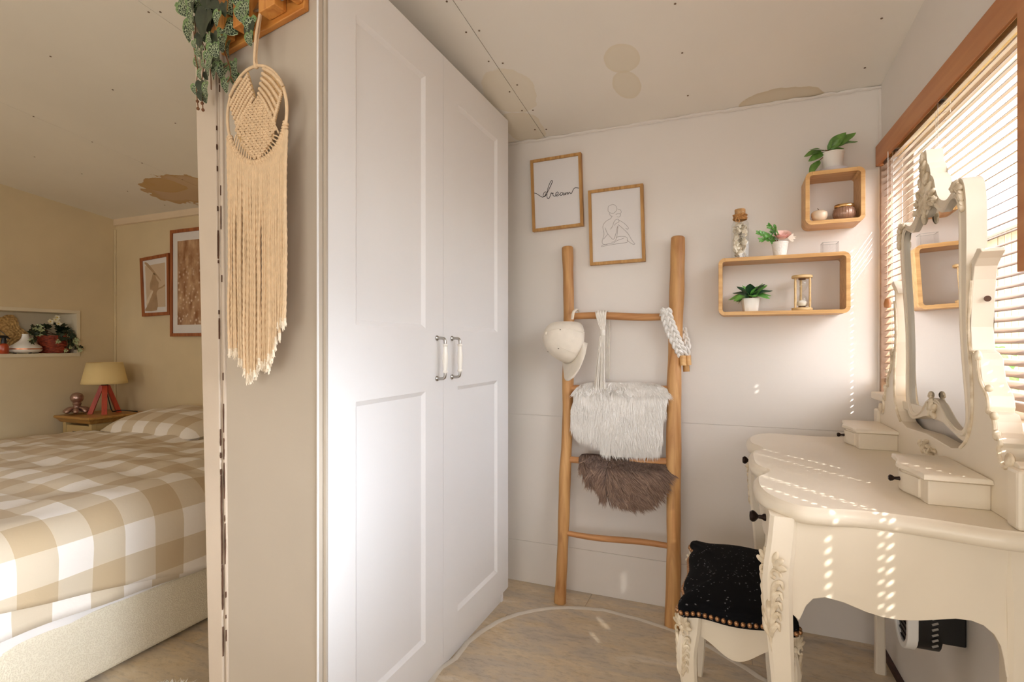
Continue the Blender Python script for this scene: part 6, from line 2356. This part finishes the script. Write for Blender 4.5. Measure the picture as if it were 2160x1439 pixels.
def rbox(u0, u1, o0, o1, z0, z1, name, m, bev=.002):
    z_ = lambda u: 0.0
    vs = [rk(u, o, z + .10 * (u - L0 / 2)) for z in (z0, z1) for o in (o0, o1) for u in (u0, u1)]
    return obj(name, MB().add(vs, [(0, 2, 3, 1), (4, 5, 7, 6), (0, 1, 5, 4), (2, 6, 7, 3), (0, 4, 6, 2), (1, 3, 7, 5)]), m, rack, bevel=bev)


rbox(0, L0, .001, .016, zb, zb + .045, 'rail', M_PINE)
rbox(0, L0, .001, .016, zb + .15, zb + .19, 'rail', M_PINE)
k = 0
u = .004
SLOT = L0 / 3.25
while u < L0 - .01:
    uw = SLOT * .60
    rbox(u, min(u + uw, L0 - .001), .017, .050, zb + .012, zb + .19, 'upright_slat', M_PINEZ)
    if u + SLOT < L0:
        mb = MB()
        a = rk(u + uw + (SLOT - uw) * .5, .020, zb + .055)
        b_ = rk(u + uw + (SLOT - uw) * .5, .034, zb + .025)
        mb.obox((a + b_) / 2 + V((0, 0, .02)), pv * (SLOT - uw) * .30, (b_ - a).normalized() * .030, (b_ - a).cross(pv).normalized() * .003)
        obj('folding_hook', mb, M_CHROME, rack, bevel=.001, label='grey metal fold-down hook')
    u += SLOT
    k += 1

# macrame hanging
HA, HB = V((-1.150, .938, 0)), V((-.912, .900, 0))
hn = V(((HB - HA).y, -(HB - HA).x, 0)).normalized()
if hn.y > 0: hn = -hn


def hp_(px, py, o=0.0):
    p = onV(px, py, HA, HB)
    return p + hn * o


mac = thing('macrame_hanging', 'cream macrame wall hanging on a hoop with long cord fringe', 'wall hanging', hp_(542, 240))
ecx, ecy, erx, ery = 542.5, 241, 62.5, 102
E_ = lambda deg: (ecx + erx * math.sin(math.radians(deg)) + 0.10 * (-ery * math.cos(math.radians(deg))) * -.05, ecy - ery * math.cos(math.radians(deg)) - 8 * math.sin(math.radians(deg)))
obj('hoop', MB().tube([hp_(*E_(a)) for a in range(0, 360, 5)], .0036, 10, closed=True), M_COTTON, mac, smooth=True)
# wrapped lower arc, cord wound round and round
pth = [hp_(*E_(a)) for a in range(104, 249, 2)]
mb = MB()
pth = resample(pth, 400, closed=False)
wind = []
for i, p in enumerate(pth):
    t = (pth[min(i + 1, 399)] - pth[max(i - 1, 0)]).normalized()
    a_ = hn; c_ = t.cross(a_)
    ph = 2 * PI * 46 * i / 400
    wind.append(p + a_ * math.cos(ph) * .0048 + c_ * math.sin(ph) * .0048)
obj('wrapped_cord', MB().tube(wind, .0028, 5), M_COTTON, mac, smooth=True)
obj('wrapped_core', MB().tube(pth[::8], .0052, 8), M_COTTON, mac, smooth=True)
# hanging loop from the rack's hook
hk = onV(546, 22, HA, HB)
obj('hanging_loop', MB().tube(smooth_path([hp_(541, 143, .002), hp_(540, 128, .004), hp_(544, 70, .004), hk + hn * -.004], 6), .0030, 8), M_COTTON, mac, smooth=True)
obj('hanging_loop', MB().tube(smooth_path([hp_(541, 143, -.002), hp_(538, 118, -.003), hp_(537, 80, -.008), hp_(534, 48, -.016), hk + hn * -.006], 6), .0026, 8), M_COTTON, mac, smooth=True)
obj('loop_knot', MB().ball(hp_(541, 140, .001), pv * .006, hn * .006, (0, 0, .007), 8, 6), M_COTTON, mac, smooth=True)


def ridge(p0, p1, bend, r):
    a, b_ = hp_(*p0, .004), hp_(*p1, .004)
    m_ = (a + b_) / 2 + V((0, 0, bend))
    P = resample(smooth_path([a, m_, b_], 10), 46, closed=False)
    rs_ = [r * (1 + .34 * math.sin(i * 2.1)) for i in range(46)]
    return MB().tube(P, rs_, 8)


for k in range(7):
    t = k / 6
    s_ = (lerp(524, 539, t), lerp(152, 205, t) - 3 * math.sin(PI * t)); e_ = (lerp(485, 503, t), lerp(216, 272, t))
    if k == 0: s_, e_ = (513, 166), (488, 205)
    obj('knot_ridge', ridge(s_, e_, .004, .0036), M_COTTON, mac, smooth='all')
for k in range(6):
    t = k / 5
    s_ = (lerp(559, 549, t), lerp(146, 198, t)); e_ = (lerp(600, 580, t), lerp(182, 258, t))
    obj('knot_ridge', ridge(s_, e_, .006, .0038), M_COTTON, mac, smooth='all')
obj('edge_braid', ridge((597, 196), (579, 262), .0, .0034), M_COTTON, mac, smooth='all')
# filler cords behind the ridges
for wing in ([(524, 152), (539, 205), (503, 272), (485, 216)], [(559, 144), (600, 182), (580, 260), (549, 200)]):
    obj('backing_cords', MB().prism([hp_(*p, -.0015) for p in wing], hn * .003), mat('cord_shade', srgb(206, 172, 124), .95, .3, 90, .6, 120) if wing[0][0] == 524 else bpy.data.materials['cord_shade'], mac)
# knotted net in the middle
mb = MB()
rs = random.Random(31)


def inside_net(x, y):
    t = (y - 205) / 130
    if t < 0 or t > 1: return False
    xl = [548, 520, 499, 507, 524, 541]
    xr = [551, 566, 580, 581, 567, 546]
    f = t * 5; i = min(4, int(f)); g = f - i
    return lerp(xl[i], xl[i + 1], g) - 2 <= x <= lerp(xr[i], xr[i + 1], g) + 2


row = 0
yy = 203.0
while yy < 338:
    xx = 494 + (4.2 if row % 2 else 0)
    while xx < 590:
        if inside_net(xx, yy):
            c_ = hp_(xx + rs.uniform(-.8, .8), yy - (xx - 540) * .10, .004)
            for sgn in (-1, 1):
                mb.ball(c_ + pv * sgn * .0026 + hn * .001 * sgn, (pv * .7 + V((0, 0, sgn * .7))) * .0024, hn * .0030, (pv * -sgn * .6 + V((0, 0, .8))) * .0054, 6, 5)
            mb.ball(c_ + V((0, 0, -.0045)), pv * .0046, hn * .0026, (0, 0, .0022), 6, 4)
        xx += 8.4
    yy += 5.6
    row += 1
o = obj('knotted_net', mb, M_COTTON, mac, smooth=True); o['kind'] = 'stuff'
obj('net_cords', MB().prism([hp_(*p, -.0005) for p in [(549, 204), (566, 235), (580, 268), (578, 292), (562, 320), (545, 338), (530, 332), (512, 312), (500, 282), (520, 236)]], hn * .002), bpy.data.materials['cord_shade'], mac)
for k in range(9):
    t = k / 8
    obj('tie_cord', MB().tube([hp_(lerp(500, 530, t), lerp(285, 325, t), .002), hp_(*E_(lerp(232, 190, t)), .002)], .0018, 5), M_COTTON, mac)
    obj('tie_cord', MB().tube([hp_(lerp(578, 552, t), lerp(285, 330, t), .002), hp_(*E_(lerp(124, 170, t)), .002)], .0018, 5), M_COTTON, mac)
obj('tie_cord', MB().tube([hp_(579, 258, .003), hp_(590, 282, .002)], .0022, 5), M_COTTON, mac)
# fringe
prof_b = [(480, 655), (483, 742), (490, 748), (498, 735), (505, 752), (512, 770), (518, 790), (524, 797), (532, 784), (541, 780), (550, 768), (558, 768), (565, 768), (572, 752), (578, 748), (584, 730), (590, 700), (596, 682), (600, 660), (604, 688), (607, 672)]


def fbot(x):
    for a, b_ in zip(prof_b, prof_b[1:]):
        if a[0] <= x <= b_[0]:
            return lerp(a[1], b_[1], (x - a[0]) / (b_[0] - a[0]))
    return prof_b[-1][1]


NF = 46
M_FRAY = mat('frayed_cotton', srgb(238, 224, 202), .9, .06, 60)
for k in range(NF):
    x = lerp(481, 606, k / (NF - 1))
    s_ = max(-1, min(1, (x - ecx) / erx))
    deg = 180 - math.degrees(math.asin(s_)) if abs(s_) < .9 else (112 if s_ > 0 else 246)
    ex, ey = E_(deg)
    if abs(s_) >= .9: ex = x
    o_ = rs.uniform(-.004, .005)
    yb_ = fbot(x) + rs.uniform(-10, 8)
    xb = x * .985 + 544 * .015 + rs.uniform(-2.5, 2.5)
    n_ = 5
    wob = [rs.uniform(-1.6, 1.6) for _ in range(n_ + 1)]
    P = [hp_(lerp(ex, xb, i / n_) + wob[i] * (0 if i == 0 else 1), lerp(ey + 2, yb_, i / n_), lerp(.001, o_, min(1, i / 2))) for i in range(n_ + 1)]
    pth = resample(smooth_path(P, 8), 150, closed=False)
    obj('fringe_cord', MB().tube(pth, .0030, 9, lobes=3, twist=2 * PI / .018 / 3, amp=.22), M_COTTON, mac, smooth='all')
    # frayed end
    mb = MB()
    for f_ in range(9):
        e0 = pth[-1]
        e1 = e0 + pv * rs.uniform(-.004, .004) + hn * rs.uniform(-.003, .004) + V((0, 0, -rs.uniform(.008, .018)))
        mb.tube([e0 + V((0, 0, .003)), e0.lerp(e1, .5) + pv * rs.uniform(-.002, .002), e1], [.0016, .0014, .0006], 4)
    mb.tube([e0 + V((0, 0, .006)), e0 + V((0, 0, -.010))], [.0034, .0030], 7)
    obj('frayed_end', mb, M_FRAY, mac)

# trailing vine
vin = thing('trailing_plant', 'trailing heart-leaf plant with pale-veined leaves hanging by the door post', 'plant', hp_(450, 10, .05))
me_h = leaf_mesh('leaf', M_HEART, .036, .029, .12, .18, 'heart', 10, 8)
me_hs = leaf_mesh('leaf', mat('dark_leaf_back', srgb(58, 66, 44), .5, .3, 60, col2=srgb(32, 38, 28)), .036, .029, .12, .18, 'heart', 8, 6)
S4 = 170 / 979.0
VP = lambda cx, cy, o: onV(370 + cx * S4, cy * S4, PA + pn * o, PB + pn * o)
# (centre x, y in the enlarged view, size, tip direction degrees clockwise from down, back side?)
LV = [(190, 30, 60, 30, 0), (215, 60, 55, -30, 1), (100, 110, 75, 30, 0), (190, 190, 65, -10, 0), (330, 70, 85, -40, 0), (380, 30, 60, 20, 1), (490, 150, 90, -5, 0), (470, 30, 70, 40, 1), (560, 50, 60, 0, 1), (680, 90, 85, 40, 0), (780, 20, 65, 10, 0), (840, 110, 60, 15, 0),
      (160, 380, 85, -20, 0), (330, 290, 100, -30, 1), (380, 230, 90, -25, 0), (495, 355, 80, -15, 0), (655, 350, 90, 60, 0), (230, 540, 40, 10, 0), (290, 500, 65, -5, 1), (345, 460, 40, 5, 0), (320, 560, 45, 20, 1), (410, 470, 45, 15, 0), (470, 480, 60, 10, 1), (560, 535, 75, -5, 0), (640, 600, 80, -20, 0), (470, 610, 70, 20, 0),
      (315, 665, 70, -20, 0), (395, 690, 55, 10, 0), (260, 765, 60, 15, 0), (470, 740, 60, 5, 1), (400, 830, 70, -30, 0), (470, 870, 75, -35, 0), (560, 870, 75, -25, 0), (710, 840, 75, 10, 0), (610, 1040, 65, -10, 0), (735, 985, 60, 15, 0), (295, 910, 50, 0, 0), (370, 920, 45, 20, 1), (370, 975, 45, -10, 0), (245, 1090, 55, 5, 0), (300, 1060, 55, -5, 1), (365, 1090, 60, -5, 0), (300, 1170, 45, 0, 1), (360, 1200, 45, 5, 0),
      (790, 180, 55, 5, 0), (840, 240, 55, -10, 0), (905, 310, 60, -5, 0), (905, 400, 65, 0, 1), (900, 480, 60, 5, 0), (60, 60, 45, 40, 0), (590, 120, 50, 0, 1), (540, 220, 45, 20, 1), (240, 260, 45, 10, 1), (430, 130, 60, -20, 1), (260, 110, 55, 0, 0), (300, 20, 60, 10, 0), (440, 60, 60, -10, 0), (540, 10, 60, 20, 0), (620, 30, 55, -10, 0), (140, 20, 50, 10, 0), (350, 150, 60, 10, 0), (560, 290, 55, 30, 0), (420, 330, 60, 0, 1), (290, 190, 55, -20, 0), (190, 300, 55, 20, 0), (500, 230, 55, -30, 0), (430, 540, 55, 5, 0), (340, 780, 45, 10, 0), (420, 760, 50, -20, 0), (510, 690, 55, 10, 0), (270, 640, 45, 20, 0)]
rs = random.Random(77)
for cx, cy, sz, ang, bk_ in LV:
    o_ = rs.uniform(.03, .085) if cx < 600 else rs.uniform(.02, .05)
    if 760 < cx and cy < 520: o_ = .058
    c_ = VP(cx, cy, o_)
    a = math.radians(ang)
    tip = V((0, 0, -1)) * math.cos(a) - pv * math.sin(a) * -1
    wsz = sz * (3.1 if cy < 420 else 2.6) * S4 / FPX * 1.3          # metres across
    nrm = pn + V((rs.uniform(-.35, .35), 0, rs.uniform(-.2, .4)))
    st = c_ - tip * wsz * .5
    inst('leaf', me_hs if bk_ else me_h, vin, frame_matrix(st, tip, nrm, wsz / .036))
VN = [[(330, -60), (300, 60), (245, 220), (240, 400), (225, 560), (245, 700), (270, 850), (255, 1020), (260, 1150), (270, 1250), (280, 1320)],
      [(420, -60), (380, 150), (320, 400), (330, 520), (365, 600), (350, 760), (325, 950), (315, 1080), (325, 1200), (335, 1330)],
      [(470, -60), (440, 250), (400, 420), (370, 560), (360, 690)], [(520, -60), (560, 300), (570, 480), (600, 640), (640, 770), (590, 820)], [(600, 640), (660, 800), (670, 920), (630, 1000)], [(670, 920), (710, 1000)],
      [(760, -60), (790, 120), (830, 220), (900, 300), (905, 470)], [(430, 500), (420, 780), (430, 920), (435, 1090)], [(560, -60), (580, 200), (570, 350)], [(200, -60), (190, 100), (215, 280), (230, 460)]]
for q in VN:
    P = [VP(x, y, .045 if x < 700 else .056) for x, y in q]
    obj('stem', MB().tube(smooth_path(P, 5), .0013, 5), M_STEM, vin, smooth=True)
for (x, y) in ((268, 1230), (325, 1255), (275, 1320), (335, 1335)):
    obj('bud', MB().ball(VP(x, y, .045), pv * .004, pn * .004, (0, 0, .0045), 6, 5), M_STEM, vin, smooth=True)
